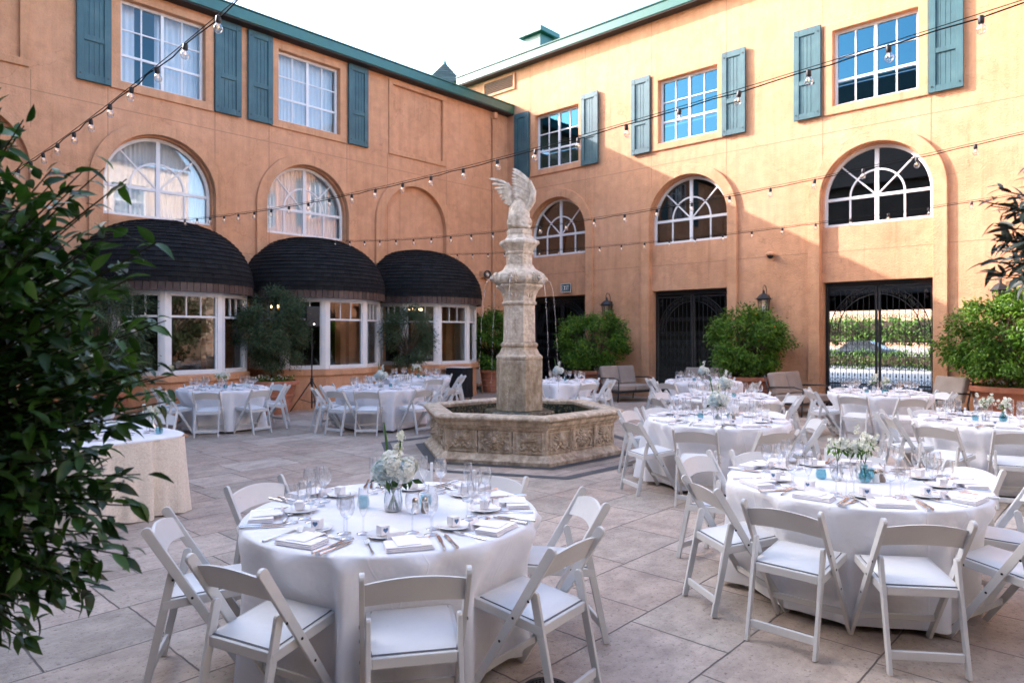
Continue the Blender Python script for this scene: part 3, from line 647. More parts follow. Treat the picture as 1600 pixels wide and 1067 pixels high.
for y_ in range(1, 28, 4): MB().box(-3.3, -3.0, y_ - .15, y_ + .15, 0, 3.7).build('added_shade_column', 'shadewall', BB)
m_ = MB(); m_.add([(-.4, -2, 9.5), (-.4, 28, 9.5), (10, 28, 18.5), (10, -2, 18.5), (20, -2, 9.5), (20, 28, 9.5)], [(0, 1, 2, 3), (3, 2, 5, 4)]); m_.build('roof', 'darkroof', BB)
#PART2
# ------------------------------------------------------------ iron gates, lanterns, exit sign
def scroll(mb, cx, cz, r, a0, turn, y, tr=.007):
    pts = []
    for i in range(15):
        u = i / 14; rr = r * (1 - .82 * u); a = a0 + turn * u * 2 * pi * 1.15
        pts.append((cx + rr * cos(a), y, cz + rr * sin(a)))
    mb.tube(pts, tr, 4); mb.ball(pts[-1], tr * 2.2, 6, 4)
def gate(t, label):
    g = empty('iron_gate', PR(t, -.30, 0), AR, label, 'gate', 'wrought iron gates of the gate wing')
    W, T = 1.14, 2.98; fr = MB()
    fr.box(-W, -W + .06, -.03, .03, 0, T); fr.box(W - .06, W, -.03, .03, 0, T); fr.box(-W, W, -.035, .035, T - .10, T); fr.build('gate_frame', 'iron', g)
    cz, ro, ri = 1.82, 1.05, .87
    for q in (-1, 1):
        lf = MB(); x0, x1 = sorted((q * .012, q * (W - .075)))
        lf.box(q * .012 if q > 0 else -.062, .062 if q > 0 else -.012, -.025, .025, .03, T - .12)
        for z in (.06, .62, T - .16): lf.box(x0, x1, -.012, .012, z - .018, z + .018)
        n = 8
        for i in range(1, n + 1):
            x = q * (.06 + (W - .14) * i / n); ztop = T - .16
            lf.tube([(x, 0, .05), (x, 0, ztop)], .0085, 4)
            xm = x - q * (W - .14) / n / 2; lf.tube([(xm, 0, .05), (xm, 0, .80)], .007, 4)
            lf.add([(xm - .02, 0, .80), (xm, -.008, .80), (xm + .02, 0, .80), (xm, .008, .80), (xm, 0, .90)], [(0, 1, 4), (1, 2, 4), (2, 3, 4), (3, 0, 4)])
            lf.tube([(xm + .045 * cos(a * pi / 5), 0, .70 + .045 * sin(a * pi / 5)) for a in range(10)], .006, 4, True)
        leaf = lf.build('gate_leaf', 'iron', g)
        sc = MB(); y = -.014
        for r_ in (ro, ri): sc.tube([(r_ * cos(a), y, cz + r_ * sin(a)) for a in ([pi / 2 * k / 14 for k in range(15)] if q > 0 else [pi / 2 + pi / 2 * k / 14 for k in range(15)])], .013, 5)
        for k in range(7):
            a = (k + .5) / 7 * pi / 2; a = a if q > 0 else pi - a; rm = (ro + ri) / 2
            px_, pz_ = rm * cos(a), cz + rm * sin(a)
            scroll(sc, px_ - .02 * sin(a), pz_ + .02 * cos(a), .055, a, 1, y); scroll(sc, px_ + .03 * sin(a), pz_ - .03 * cos(a), .055, a + pi, 1, y)
            a2 = k / 7 * pi / 2; a2 = a2 if q > 0 else pi - a2
            sc.bar((ri * cos(a2), y, cz + ri * sin(a2)), (ro * cos(a2), y, cz + ro * sin(a2)), .012, .012)
        for i in range(4):
            x = q * (.19 + .25 * i)
            for z, s_ in ((2.18, .10), (1.78, .11), (1.55, .10), (1.30, .11), (1.02, .09)):
                if i == 3 and z > 2: continue
                scroll(sc, x - .06, z, s_ * .72, 0, 1, y); scroll(sc, x + .06, z, s_ * .72, pi, -1, y)
                sc.ball((x, y, z - .07), .014, 6, 4)
            sc.tube([(x + .10 * sin(pi * k / 8) * (1 if k < 9 else 1), y, 1.05 + .5 * k / 8) for k in range(9)], .006, 4)
            sc.tube([(x - .10 * sin(pi * k / 8), y, 1.05 + .5 * k / 8) for k in range(9)], .006, 4)
        for k in range(2): scroll(sc, q * (.98), 2.72 - .12 * k, .05, pi / 2, q, y)
        sc.build('scrollwork', 'iron', leaf, smooth=True)
    return g
gate(2.14, 'black wrought iron gate beneath the green EXIT sign'); gate(6.70, 'closed black iron gate in the middle, dark inside'); gate(11.35, 'black wrought iron gate with the bright street showing through it')
# glazed doors behind the first two gates, sheets of paper posted on one
gd = empty('glass_door', PR(2.5, -1.9, 0), AR, 'dark glazed door with white notices behind the gate under the EXIT sign', 'door')
MB().plate(rect(-1.9, 1.5, 0, 3.1), [rect(-1.0, -.1, .1, 2.4), rect(.0, .9, .1, 2.4)], 0, .06).build('door_frame', 'iron', gd)
MB().box(-1.0, .9, .02, .03, .1, 2.4).build('pane', 'pane', gd)
pp = MB()
for z in (1.9, 1.62, 1.34, 1.0):
    for x in (-.75, -.45): pp.box(x, x + .22, -.005, 0, z, z + (.2 if z > 1.2 else .26))
pp.build('notice', 'card', gd)
MB().plate(rect(-1.9, 1.5, 0, 3.1), [], 4.0, 4.1).build('door_backing', 'dark', gd)
def lantern(t, label):
    g = empty('wall_lantern', PR(t, .0, 2.45), AR, label, 'lantern', 'black wall lanterns beside the gates')
    m = MB(); m.box(-.055, .055, -.035, 0, -.20, .30); m.tube([(0, -.03, .22), (0, -.04, .42), (0, -.10, .52), (0, -.20, .54), (0, -.26, .46), (0, -.24, .38), (0, -.19, .37), (0, -.18, .41)], .010, 6)
    m.tube([(0, -.03, -.1), (0, -.12, -.2), (0, -.2, -.16)], .008, 5); m.build('bracket', 'iron', g, smooth=True, angle=40)
    r = MB(); r.lathe([(.17, .18), (.185, .20), (.10, .30), (.035, .34), (.03, .40), (.008, .42)], 6, (0, -.22), pi / 6); ro = r.build('lantern_roof', 'iron', g)
    c = MB()
    for k in range(6):
        a = pi / 6 + k * pi / 3; c.bar((.145 * cos(a), -.22 + .145 * sin(a), .18), (.10 * cos(a), -.22 + .10 * sin(a), -.16), .012, .012)
        c.tube([(.16 * cos(a), -.22 + .16 * sin(a), .18), (.2 * cos(a), -.22 + .2 * sin(a), .19), (.2 * cos(a), -.22 + .2 * sin(a), .23)], .006, 4)
    c.lathe([(.155, .165), (.155, .185)], 6, (0, -.22), pi / 6); c.lathe([(.105, -.17), (.11, -.15)], 6, (0, -.22), pi / 6); c.lathe([(.05, -.25), (.1, -.17)], 6, (0, -.22), pi / 6)
    c.build('cage', 'iron', g)
    MB().lathe([(.10, -.15), (.138, .165)], 6, (0, -.22), pi / 6, cap=False).build('lantern_glass', 'bulb', g)
    k = MB()
    for x in (-.03, .03): k.lathe([(.012, -.15), (.012, -.02)], 8, (x, -.22)); k.ball((x, -.22, .0), (.014, .014, .03), 8, 5)
    k.build('candle_bulb', 'china', g)
lantern(4.20, 'black wall lantern between the EXIT gate and the middle gate'); lantern(8.90, 'black wall lantern between the middle gate and the bright gate'); lantern(13.72, 'sunlit wall lantern above the largest citrus tree')
ex = empty('exit_sign', PR(2.52, .0, 3.10), AR, 'small green EXIT sign over the corner gate', 'sign')
MB().box(-.19, .19, -.03, 0, 0, .26).build('sign_plate', 'sign', ex, bevel=.004)
MB().plate(rect(-.195, .195, -.005, .265), [rect(-.18, .18, .012, .248)], -.034, -.028).build('sign_border', 'china', ex)
lt = MB(); hh = .15; z0 = .055
def letter(x, segs):
    for a, b in segs: lt.bar((x + a[0] * .055, -.034, z0 + a[1] * hh), (x + b[0] * .055, -.034, z0 + b[1] * hh), .018, .006, up=(0, 1, 0)) if False else lt.bar((x + a[0] * .055, -.034, z0 + a[1] * hh), (x + b[0] * .055, -.034, z0 + b[1] * hh), .006, .016)
letter(-.15, [((.0, 0), (.0, 1)), ((0, 0), (1, 0)), ((0, .5), (.85, .5)), ((0, 1), (1, 1))])
letter(-.07, [((0, 0), (1, 1)), ((0, 1), (1, 0))]); lt.box(.018, .034, -.037, -.031, z0, z0 + hh)
lt.box(.05, .13, -.037, -.031, z0 + hh - .018, z0 + hh); lt.box(.082, .098, -.037, -.031, z0, z0 + hh)
lt.build('lettering', 'china', ex)
dc = empty('security_camera', PR(9.02, 0, 3.72), AR, 'small tan dome camera on the wall above the lantern', 'camera')
MB().lathe([(.10, 0), (.115, .03), (.10, .07), (.05, .09)], 20, (0, -.11)).build('housing', 'trim', dc, smooth=True, angle=40)
MB().ball((0, -.11, 0), .08, 14, 8).build('dome', 'plastic', dc, smooth=True); MB().box(-.04, .04, -.1, 0, .0, .06).build('mount', 'trim', dc)
ws = empty('wall_spotlight', PL(1.12, .0, 3.72), AL, 'round black-ringed fitting on a tan box beside the corner dome', 'light fitting')
MB().box(-.02, .22, 0, .12, -.1, .1).build('mount', 'trim', ws, bevel=.01)
q = MB(); q.lathe([(.085, 0), (.13, .0), (.13, .09), (.085, .09)], 24, cap=False); q.lathe([(.085, 0), (.085, .09)], 24, cap=False)
o = q.build('ring', 'plastic', ws); o.rotation_euler = (R_(-90), 0, R_(-25)); o.location = (.0, .13, 0)
o = MB().lathe([(.05, .0), (.05, .095)], 20).build('lens', 'grey', ws); o.rotation_euler = (R_(-90), 0, R_(-25)); o.location = (0, .13, 0)

# ------------------------------------------------------------ street seen through the bright gate
rd = MB().add([(-30, -24, 0), (60, -24, 0), (60, -9.4, 0), (-30, -9.4, 0)], [(0, 1, 2, 3)]).build('street_pavement', 'clearstone')
rd.location = (CX, CY, .008); rd.rotation_euler = (0, 0, AR + pi); rd.location = PR(10, 0, .008); rd.rotation_euler = (0, 0, AR)
rd.data.transform(Matrix.Scale(-1, 4, (0, 1, 0)))
tag(rd, None, None, None, 'structure')
def leaves(mb, pts, size, rr, asp=.45, droop=.3, up=.25, curl=True, outc=None):
    for p in pts:
        d = Vector((rr.gauss(0, 1), rr.gauss(0, 1), rr.gauss(0, .7) - droop))
        if outc is not None: d += (p - outc).normalized() * 1.1
        d.normalize(); s_ = size * rr.uniform(.65, 1.2); n = Vector((rr.gauss(0, .6), rr.gauss(0, .6), 1)).normalized()
        x = d.cross(n)
        if x.length < .05: continue
        x.normalize(); n = x.cross(d); a = s_ * asp * .5
        mb.add([p, p + d * s_ * .45 + x * a - n * .1 * s_, p + d * s_ - n * .28 * s_, p + d * s_ * .45 - x * a - n * .1 * s_, p + d * s_ * .5 + n * .02 * s_],
               [(0, 1, 4), (1, 2, 4), (2, 3, 4), (3, 0, 4)])
def hedge(t0, t1, n, z0, z1, w_, label, dens=900, size=.12):
    g = empty('hedge', PR((t0 + t1) / 2, -n, 0), AR, label, 'hedge'); r = random.Random(int(t0 * 10 + n)); L = (t1 - t0) / 2; mb = MB(); pts = []
    for _ in range(dens):
        x, y, z = r.uniform(-L, L), r.uniform(-w_, w_), r.uniform(z0, z1)
        nz = noise.noise(Vector((x * 1.1, y, z * 1.5))); pts.append(Vector((x, y * (1 + .3 * nz), z + .35 * nz)))
    leaves(mb, pts, size, r, .5); mb.build('foliage', 'hedge', g)
    k = MB(); 
    for i in range(int(L * 2) + 2): xx = -L + .3 + i * (2 * L - .6) / (int(L * 2) + 1); k.tube([(xx, 0, 0), (xx + .05, 0, z1 * .7)], .03, 5)
    k.box(-L * .9, L * .9, -w_ * .4, w_ * .4, z0 + .05, z1 - .25); k.build('trunk', 'bark', g)
hedge(1, 13, 22, .2, .95, .7, 'low clipped hedge beyond the bright gate', 4200, .16)
hedge(-8, 16, 40, 1.2, 3.1, 1.6, 'tall pale green hedge row across the street beyond the bright gate', 7000, .34)
hedge(8.5, 10.5, 19, .2, 2.2, .6, 'loose shrub just outside the bright gate', 1500, .15)
hl = MB()
for i in range(24):
    for k in range(5): pass
hx = [(-60 + i * 8, 9 + 2.5 * sin(i * .9) + 2 * sin(i * .37)) for i in range(18)]
hl.add([(x, 0, -1) for x, z in hx] + [(x, 14, z) for x, z in hx] + [(x, 60, z * .9) for x, z in hx], [(i, i + 1, 19 + i, 18 + i) for i in range(17)] + [(18 + i, 19 + i, 37 + i, 36 + i) for i in range(17)])
ho = hl.build('hillside', 'hill', smooth=True); ho.location = PR(0, -70, 0); ho.rotation_euler = (0, 0, AR); tag(ho, None, None, None, 'structure')
wl = MB(); wl.box(-10, 14, 0, .3, 0, .9); wl = wl.build('low_garden_wall', 'clearstone', bevel=.02); wl.location = PR(0, -36, 0); wl.rotation_euler = (0, 0, AR); tag(wl, 'pale low wall in front of the far hedge across the street', 'wall')
lp = empty('lamp_post', PR(8.9, -26, 0), AR, 'tall white post standing beyond the bright gate', 'lamp post')
MB().lathe([(.09, 0), (.07, .3), (.06, 4.6)], 12).build('post', 'clearstone', lp, smooth=True, angle=40); MB().lathe([(.1, 4.6), (.22, 4.75), (.2, 5.0), (.03, 5.1)], 12).build('lamp_head', 'iron', lp)
car = empty('parked_car', PR(3.2, -27, 0), AR, 'dark parked car seen through the bars of the bright gate', 'car')
secs = [(-2.2, .45, .55, .62), (-2.1, .35, .82, .78), (-1.2, .3, .92, .86), (-.9, .3, .95, .88), (.9, .3, .97, .88), (1.6, .3, .98, .86), (2.1, .35, .88, .8), (2.2, .45, .6, .7)]
cb = MB(); vs = []
for x, zl, zt, hw in secs: vs += [(x, -hw, zl), (x, -hw, (zl + zt) / 2 + .1), (x, -hw * .9, zt), (x, hw * .9, zt), (x, hw, (zl + zt) / 2 + .1), (x, hw, zl)]
cb.add(vs, [(i * 6 + k, i * 6 + (k + 1) % 6, (i + 1) * 6 + (k + 1) % 6, (i + 1) * 6 + k) for i in range(7) for k in range(6)] + [tuple(range(6)), tuple(range(42, 48))]); body = cb.build('body', 'carpaint', car, smooth=True, angle=50)
cb = MB(); cs = [(-.95, .95, .80, .95, .8), (-.35, .93, .68, 1.40, .62), (.75, .93, .68, 1.42, .62), (1.55, .93, .8, .98, .8)]
vs = []
for x, zb, w1, zt, w2 in cs: vs += [(x, -w1 if zt < 1.2 else -.8, .93), (x, -w2 if zt > 1.2 else -.78, zt), (x, w2 if zt > 1.2 else .78, zt), (x, w1 if zt < 1.2 else .8, .93)]
cb.add(vs, [(i * 4 + k, i * 4 + (k + 1) % 4, (i + 1) * 4 + (k + 1) % 4, (i + 1) * 4 + k) for i in range(3) for k in range(4)] + [(0, 1, 2, 3), (12, 13, 14, 15)]); cb.build('cabin_glass', 'blackstone', car)
cb = MB(); cb.box(-.35, .75, -.61, .61, 1.405, 1.44); cb.build('roof', 'carpaint', car, bevel=.02)
for x in (-1.4, 1.4):
    for y in (-.82, .82):
        o = MB().lathe([(.18, -.1), (.33, -.1), (.33, .1), (.18, .1)], 20).build('wheel', 'tyre', car); o.rotation_euler = (pi / 2, 0, 0); o.location = (x, y, .33)
        MB().lathe([(.02, -.11), (.17, -.105), (.17, .105), (.02, .11)], 14).build('rim', 'grey', o)

# ------------------------------------------------------------ fountain
fo = empty('fountain', FC, FR, 'tall hexagonal carved stone fountain with a winged statue on top', 'fountain')
def hexl(prof, name, m, par=fo, n=6, bev=0, cap=True):
    return MB().lathe(prof, n, cap=cap).build(name, m, par, bevel=bev, seg=2)
hexl([(1.56, .0), (1.57, .06), (1.545, .075), (1.52, .085), (1.48, .125), (1.455, .135), (1.44, .15), (1.44, .45), (1.455, .46), (1.455, .475), (1.48, .485), (1.485, .51), (1.515, .525), (1.53, .555), (1.53, .585),
      (1.28, .585), (1.28, .2), (.9, .2)], 'basin', 'stone', cap=False)
hexl([(1.30, .586), (1.53, .586), (1.58, .60), (1.595, .625), (1.58, .65), (1.54, .665), (1.31, .665), (1.27, .645), (1.27, .60), (1.30, .586)], 'coping', 'stone', bev=.006, cap=False)
hexl([(1.275, .605), (1.275, .22)], 'mosaic_lining', 'mosaic', cap=False)
wt = hexl([(1.272, .465)], 'water_surface', 'water') if False else MB().add([(1.272 * cos(k * pi / 3), 1.272 * sin(k * pi / 3), .47) for k in range(6)], [tuple(range(6))]).build('water_surface', 'water', fo)
hexl([(1.27, .24), (.5, .24)], 'basin_floor', 'mosaic', cap=False)
hexl([(.56, .24), (.56, .58), (.53, .61), (.40, .61)], 'plinth', 'mosaic', bev=.005)
hexl([(.365, .611), (.365, 1.36), (.35, 1.38)], 'pedestal', 'stonestain', bev=.006)
hexl([(.365, 1.381), (.37, 1.42), (.325, 1.46), (.285, 1.53), (.275, 1.56), (.295, 1.58), (.295, 1.61), (.26, 1.64)], 'pedestal_moulding', 'stone', bev=.004)
col = hexl([(.255, 1.641), (.245, 2.19), (.245, 2.20)], 'column', 'palestone', bev=.005)
hexl([(.265, 2.201), (.28, 2.23), (.255, 2.26), (.265, 2.34), (.30, 2.41), (.35, 2.46), (.37, 2.475), (.37, 2.50), (.355, 2.51)], 'capital', 'palestone', bev=.005)
bw = hexl([(.34, 2.511), (.39, 2.53), (.418, 2.57), (.42, 2.61), (.40, 2.66), (.34, 2.70), (.265, 2.74), (.235, 2.78), (.225, 2.81)], 'bowl', 'palestone', bev=.012)
hexl([(.205, 2.811), (.205, 2.96), (.215, 2.97)], 'upper_shaft', 'palestone', bev=.004)
hexl([(.215, 2.971), (.23, 2.99), (.215, 3.01), (.24, 3.05), (.295, 3.11), (.32, 3.125), (.32, 3.155), (.31, 3.17), (.235, 3.20), (.20, 3.25), (.195, 3.27)], 'upper_capital', 'palestone', bev=.004)
hexl([(.20, 3.271), (.20, 3.345)], 'statue_block', 'palestone', bev=.006)
# joints and carved panels on each of the six basin faces
def face_frame(k, ap):
    a = (k + .5) * pi / 3; o = Vector((cos(a) * ap, sin(a) * ap, 0)); u = Vector((-sin(a), cos(a), 0)); n = Vector((cos(a), sin(a), 0)); return o, u, n
def put(mb, fr, x, z, r, d=0.0, rot=0.0, seg=8, rings=6):
    o, u, n = fr; m = Matrix((u, n, Vector((0, 0, 1)))).transposed() @ Matrix.Rotation(rot, 3, 'Y')
    mb.ball(o + u * x + Vector((0, 0, z)) + n * d, r, seg, rings, m)
for k in range(6):
    fr = face_frame(k, 1.44 * cos(pi / 6)); o, u, n = fr; P3 = lambda x, z, d=.012: o + u * x + Vector((0, 0, z)) + n * d
    Z = lambda z: .305 + (z - .352) * 1.45
    def put2(mb, fr, cx_, x, z, r, d=0.0, rot=0.0): put(mb, fr, cx_ + (x - cx_) * 1.35, Z(z), (r[0] * 1.35, r[1] * 1.6, r[2] * 1.35), d, rot)
    jm = MB()
    for x in (-.245, .245):
        jm.bar(P3(x, .15, .001), P3(x, .45, .001), .007, .007)
    jm.build('stone_joint', 'soil', fo)
    pm = MB()
    for x0, x1 in ((-.67, -.27), (-.21, .21), (.27, .67)):
        for a_, b_ in (((x0, .17), (x1, .17)), ((x1, .17), (x1, .435)), ((x1, .435), (x0, .435)), ((x0, .435), (x0, .17))): pm.bar(P3(*a_), P3(*b_), .014, .018)
    pm.build('panel_moulding', 'stone', fo)
    for x in (-.47, .47):
        sh = MB()
        for i in range(9):
            a = pi * (i + .5) / 9; put2(sh, fr, x, x + .038 * cos(a), .365 + .04 * sin(a), (.015, .034, .052), .0, pi / 2 - a)
        put2(sh, fr, x, x, .33, (.025, .022, .022))
        for q in (-1, 1):
            pts = [P3(x + q * (.02 + .17 * v / 10), Z(.295 + .014 * sin(v * 1.2)), .008) for v in range(11)]; sh.tube(pts, [.021 - .0011 * v for v in range(11)], 6)
            put2(sh, fr, x, x + q * .10, .315, (.02, .014, .014)); put2(sh, fr, x, x + q * .155, .30, (.014, .012, .018)); put2(sh, fr, x, x + q * .06, .325, (.022, .014, .016), 0, q * .6)
        sh.build('shell_relief', 'stone', fo, smooth=True)
    ln = MB()
    for i in range(16):
        a = 2 * pi * i / 16; put2(ln, fr, 0, .072 * cos(a), .365 + .068 * sin(a), (.030, .028, .017), .0, -a)
        put2(ln, fr, 0, .05 * cos(a + .2), .365 + .05 * sin(a + .2), (.028, .036, .015), .0, -a - .2)
    put2(ln, fr, 0, 0, .368, (.042, .05, .046)); put2(ln, fr, 0, 0, .35, (.026, .066, .022)); put2(ln, fr, 0, 0, .372, (.011, .064, .026))
    for q in (-1, 1):
        put2(ln, fr, 0, q * .019, .385, (.010, .054, .008)); put2(ln, fr, 0, q * .034, .355, (.014, .05, .016)); put2(ln, fr, 0, q * .03, .41, (.014, .04, .012))
        pts = [P3(q * (.14 + .05 * sin(v * .55)), Z(.275 + .015 * v), .008) for v in range(11)]; ln.tube(pts, .015, 6)
        for z in (.29, .345, .40): put2(ln, fr, 0, q * .135, z, (.022, .016, .018), 0, q * .5)
    put2(ln, fr, 0, 0, .318, (.014, .05, .016)); ln.build('lion_relief', 'stone', fo, smooth=True)
# diamond diaper carving on the shaft
dm = MB()
for k in range(6):
    fr = face_frame(k, .250 * cos(pi / 6)); o, u, n = fr
    for iz in range(11):
        for ix in range(3 if iz % 2 else 2):
            x = (ix - (1 if iz % 2 else .5)) * .074; z = 1.70 + iz * .047; sc_ = 1 - .035 * (z - 1.64) / .55
            put(dm, fr, x, z, (.020, .011, .012), -.002 - (z - 1.64) * .0155, .6); put(dm, fr, x, z, (.020, .011, .012), -.002 - (z - 1.64) * .0155, -.6)
dm.build('diaper_carving', 'palestone', fo, smooth=True)
dm = MB()
for k in range(6):
    fr = face_frame(k, .205 * cos(pi / 6))
    for iz in range(3):
        for ix in range(2): put(dm, fr, (ix - .5) * .09, 2.845 + iz * .045, (.018, .008, .012), .0, .6); put(dm, fr, (ix - .5) * .09, 2.845 + iz * .045, (.018, .008, .012), .0, -.6)
    fr = face_frame(k, .275 * cos(pi / 6))
    for q in (-1, 0, 1): put(dm, fr, q * .06, 2.36, (.02, .02, .05), -.01, q * .5)
dm.build('leaf_carving', 'palestone', fo, smooth=True)
for k in range(6):
    a = (k + .5) * pi / 3; h = MB(); fr = face_frame(k, .42 * cos(pi / 6))
    for i in range(14):
        b = 2 * pi * i / 14; put(h, fr, .068 * cos(b), 2.605 + .064 * sin(b), (.030, .026, .017), .0, -b)
        put(h, fr, .045 * cos(b + .22), 2.605 + .045 * sin(b + .22), (.026, .04, .015), .01, -b - .22)
    put(h, fr, 0, 2.61, (.043, .055, .046), .01); put(h, fr, 0, 2.592, (.028, .05, .022), .045); put(h, fr, 0, 2.61, (.011, .04, .026), .05)
    for q in (-1, 1): put(h, fr, q * .02, 2.625, (.012, .014, .009), .055); put(h, fr, q * .015, 2.588, (.016, .02, .012), .08); put(h, fr, q * .035, 2.65, (.014, .02, .014), .02)
    put(h, fr, 0, 2.565, (.016, .03, .009), .05); h.build('lion_head', 'palestone', fo, smooth=True)
    o, u, n = fr; r = random.Random(k); jet = MB(); pts = []
    for i in range(22):
        v = i / 21; pts.append(o + n * (.09 + .19 * v ** .6) + Vector((0, 0, 2.575 - 2.1 * v ** 1.9)))
    jet.tube(pts[:8], [.006 - .0003 * i for i in range(8)], 6)
    for i in range(80):
        v = .25 + .75 * i / 80 + r.uniform(-.004, .004); p = o + n * (.09 + .19 * v ** .6) + Vector((r.gauss(0, .004), r.gauss(0, .004), 2.575 - 2.1 * v ** 1.9))
        if r.random() < .8: jet.ball(p, (.0045, .0045, r.uniform(.006, .022)), 6, 4)
    jet.build('water_jet', 'jet', fo, smooth=True)
    sp = MB(); e_ = o + n * .28
    for i in range(16): sp.ball((e_.x + r.gauss(0, .035), e_.y + r.gauss(0, .035), .475 + abs(r.gauss(0, .018))), r.uniform(.003, .009), 6, 4)
    sp.build('splash', 'jet', fo, smooth=True)
# winged statue: a seated griffin seen from behind, one wing broadside, the other sweeping away
st = empty('winged_statue', (0, 0, 3.345)); st.parent = fo; st.rotation_euler = (0, 0, -FR)
def skin(name, verts, edges, m, par, sub=2):
    me = bpy.data.meshes.new(name); me.from_pydata([v[:3] for v in verts], edges, []); me.materials.append(M[m])
    o = bpy.data.objects.new(name, me); COL.objects.link(o); o.parent = par
    o.modifiers.new('s', 'SKIN')
    for i, v in enumerate(verts):
        sv = me.skin_vertices[0].data[i]; sv.radius = (v[3], v[4] if len(v) > 4 else v[3]); sv.use_root = i == 0
    u = o.modifiers.new('u', 'SUBSURF'); u.levels = sub; u.render_levels = sub
    return o
GV = [(0, .02, .13, .17, .15), (.01, .03, .27, .155, .14), (.02, .05, .40, .13, .12), (.01, .10, .50, .09, .09), (-.02, .15, .57, .065), (-.04, .22, .60, .07), (-.05, .29, .58, .04), (-.055, .33, .55, .018),
      (.10, -.02, .14, .11), (.15, .10, .16, .075), (.13, .08, .04, .05), (.13, .16, .025, .035), (-.11, .0, .13, .10), (-.14, .12, .15, .07), (-.13, .10, .04, .05), (-.13, .18, .025, .035),
      (.09, .14, .34, .055), (.08, .2, .18, .04), (.08, .21, .03, .035), (-.09, .15, .34, .055), (-.09, .2, .18, .04), (-.09, .21, .03, .035), (.03, -.13, .05, .03), (.12, -.13, .04, .024), (.16, -.04, .05, .026)]
GE = [(0, 1), (1, 2), (2, 3), (3, 4), (4, 5), (5, 6), (6, 7), (0, 8), (8, 9), (9, 10), (10, 11), (0, 12), (12, 13), (13, 14), (14, 15), (2, 16), (16, 17), (17, 18), (2, 19), (19, 20), (20, 21), (0, 22), (22, 23), (23, 24)]
skin('statue_body', GV, GE, 'palestone', st)
def lerp_path(P, u):
    k = u * (len(P) - 1); i = min(int(k), len(P) - 2); return P[i].lerp(P[i + 1], k - i)
def wing(lead, tips, n, wd, tiers, th=.012):
    w_ = MB(); k_ = .00155
    cv = lambda a: [Vector(((x - 405) * k_, y, (680 - z) * k_)) for x, z, y in a]
    lead, tips = cv(lead), cv(tips)
    for ti, (cut, off) in enumerate(tiers):
        for i in range(n):
            u = i / (n - 1); b = lerp_path(lead, u); e = b.lerp(lerp_path(tips, u), cut); d = (e - b); L = d.length; d.normalize()
            nn = Vector((.15, -1, .1)).normalized(); s_ = d.cross(nn).normalized(); nn = s_.cross(d); o_ = nn * (off + .005 * (i % 2)); pr = []
            for v, ww in ((0, .7), (.3, 1), (.65, 1.0), (.88, .75), (1, .12)):
                c_ = b + d * L * v + o_ + Vector((0, 0, .02)) * sin(v * 3.1); pr += [c_ - s_ * wd * ww, c_ + s_ * wd * ww, c_ + nn * .010 * ww]
            q = pr + [x - nn * th for j in range(5) for x in pr[3 * j:3 * j + 2]]; fs = []
            for j in range(4): a, e2 = 3 * j, 3 * j + 3; c0, c1 = 15 + 2 * j, 17 + 2 * j; fs += [(a, a + 2, e2 + 2, e2), (a + 2, a + 1, e2 + 1, e2 + 2), (c0, c0 + 1, c1 + 1, c1), (a, e2, c1, c0), (a + 1, c0 + 1, c1 + 1, e2 + 1)]
            fs.append((12, 14, 13, 24, 23)); w_.add(q, fs)
    w_.tube([p + Vector((0, -.02, 0)) for p in lead], [.045, .05, .045, .03][:len(lead)], 8)
    w_.build('statue_wing', 'palestone', st, smooth=True, angle=50)
wing([(480, 490, .0), (535, 400, -.03), (545, 310, -.04), (505, 205, -.03)], [(375, 400, -.03), (345, 330, -.02), (332, 250, 0), (328, 165, .02), (338, 66, .04)], 13, .026, ((1, 0), (.66, -.016), (.36, -.032)))
wing([(345, 430, .08), (330, 350, .10), (318, 280, .12), (285, 205, .15)], [(285, 412, .15), (240, 385, .2), (200, 300, .25), (165, 250, .28), (102, 130, .32)], 10, .022, ((1, 0), (.62, -.014)))

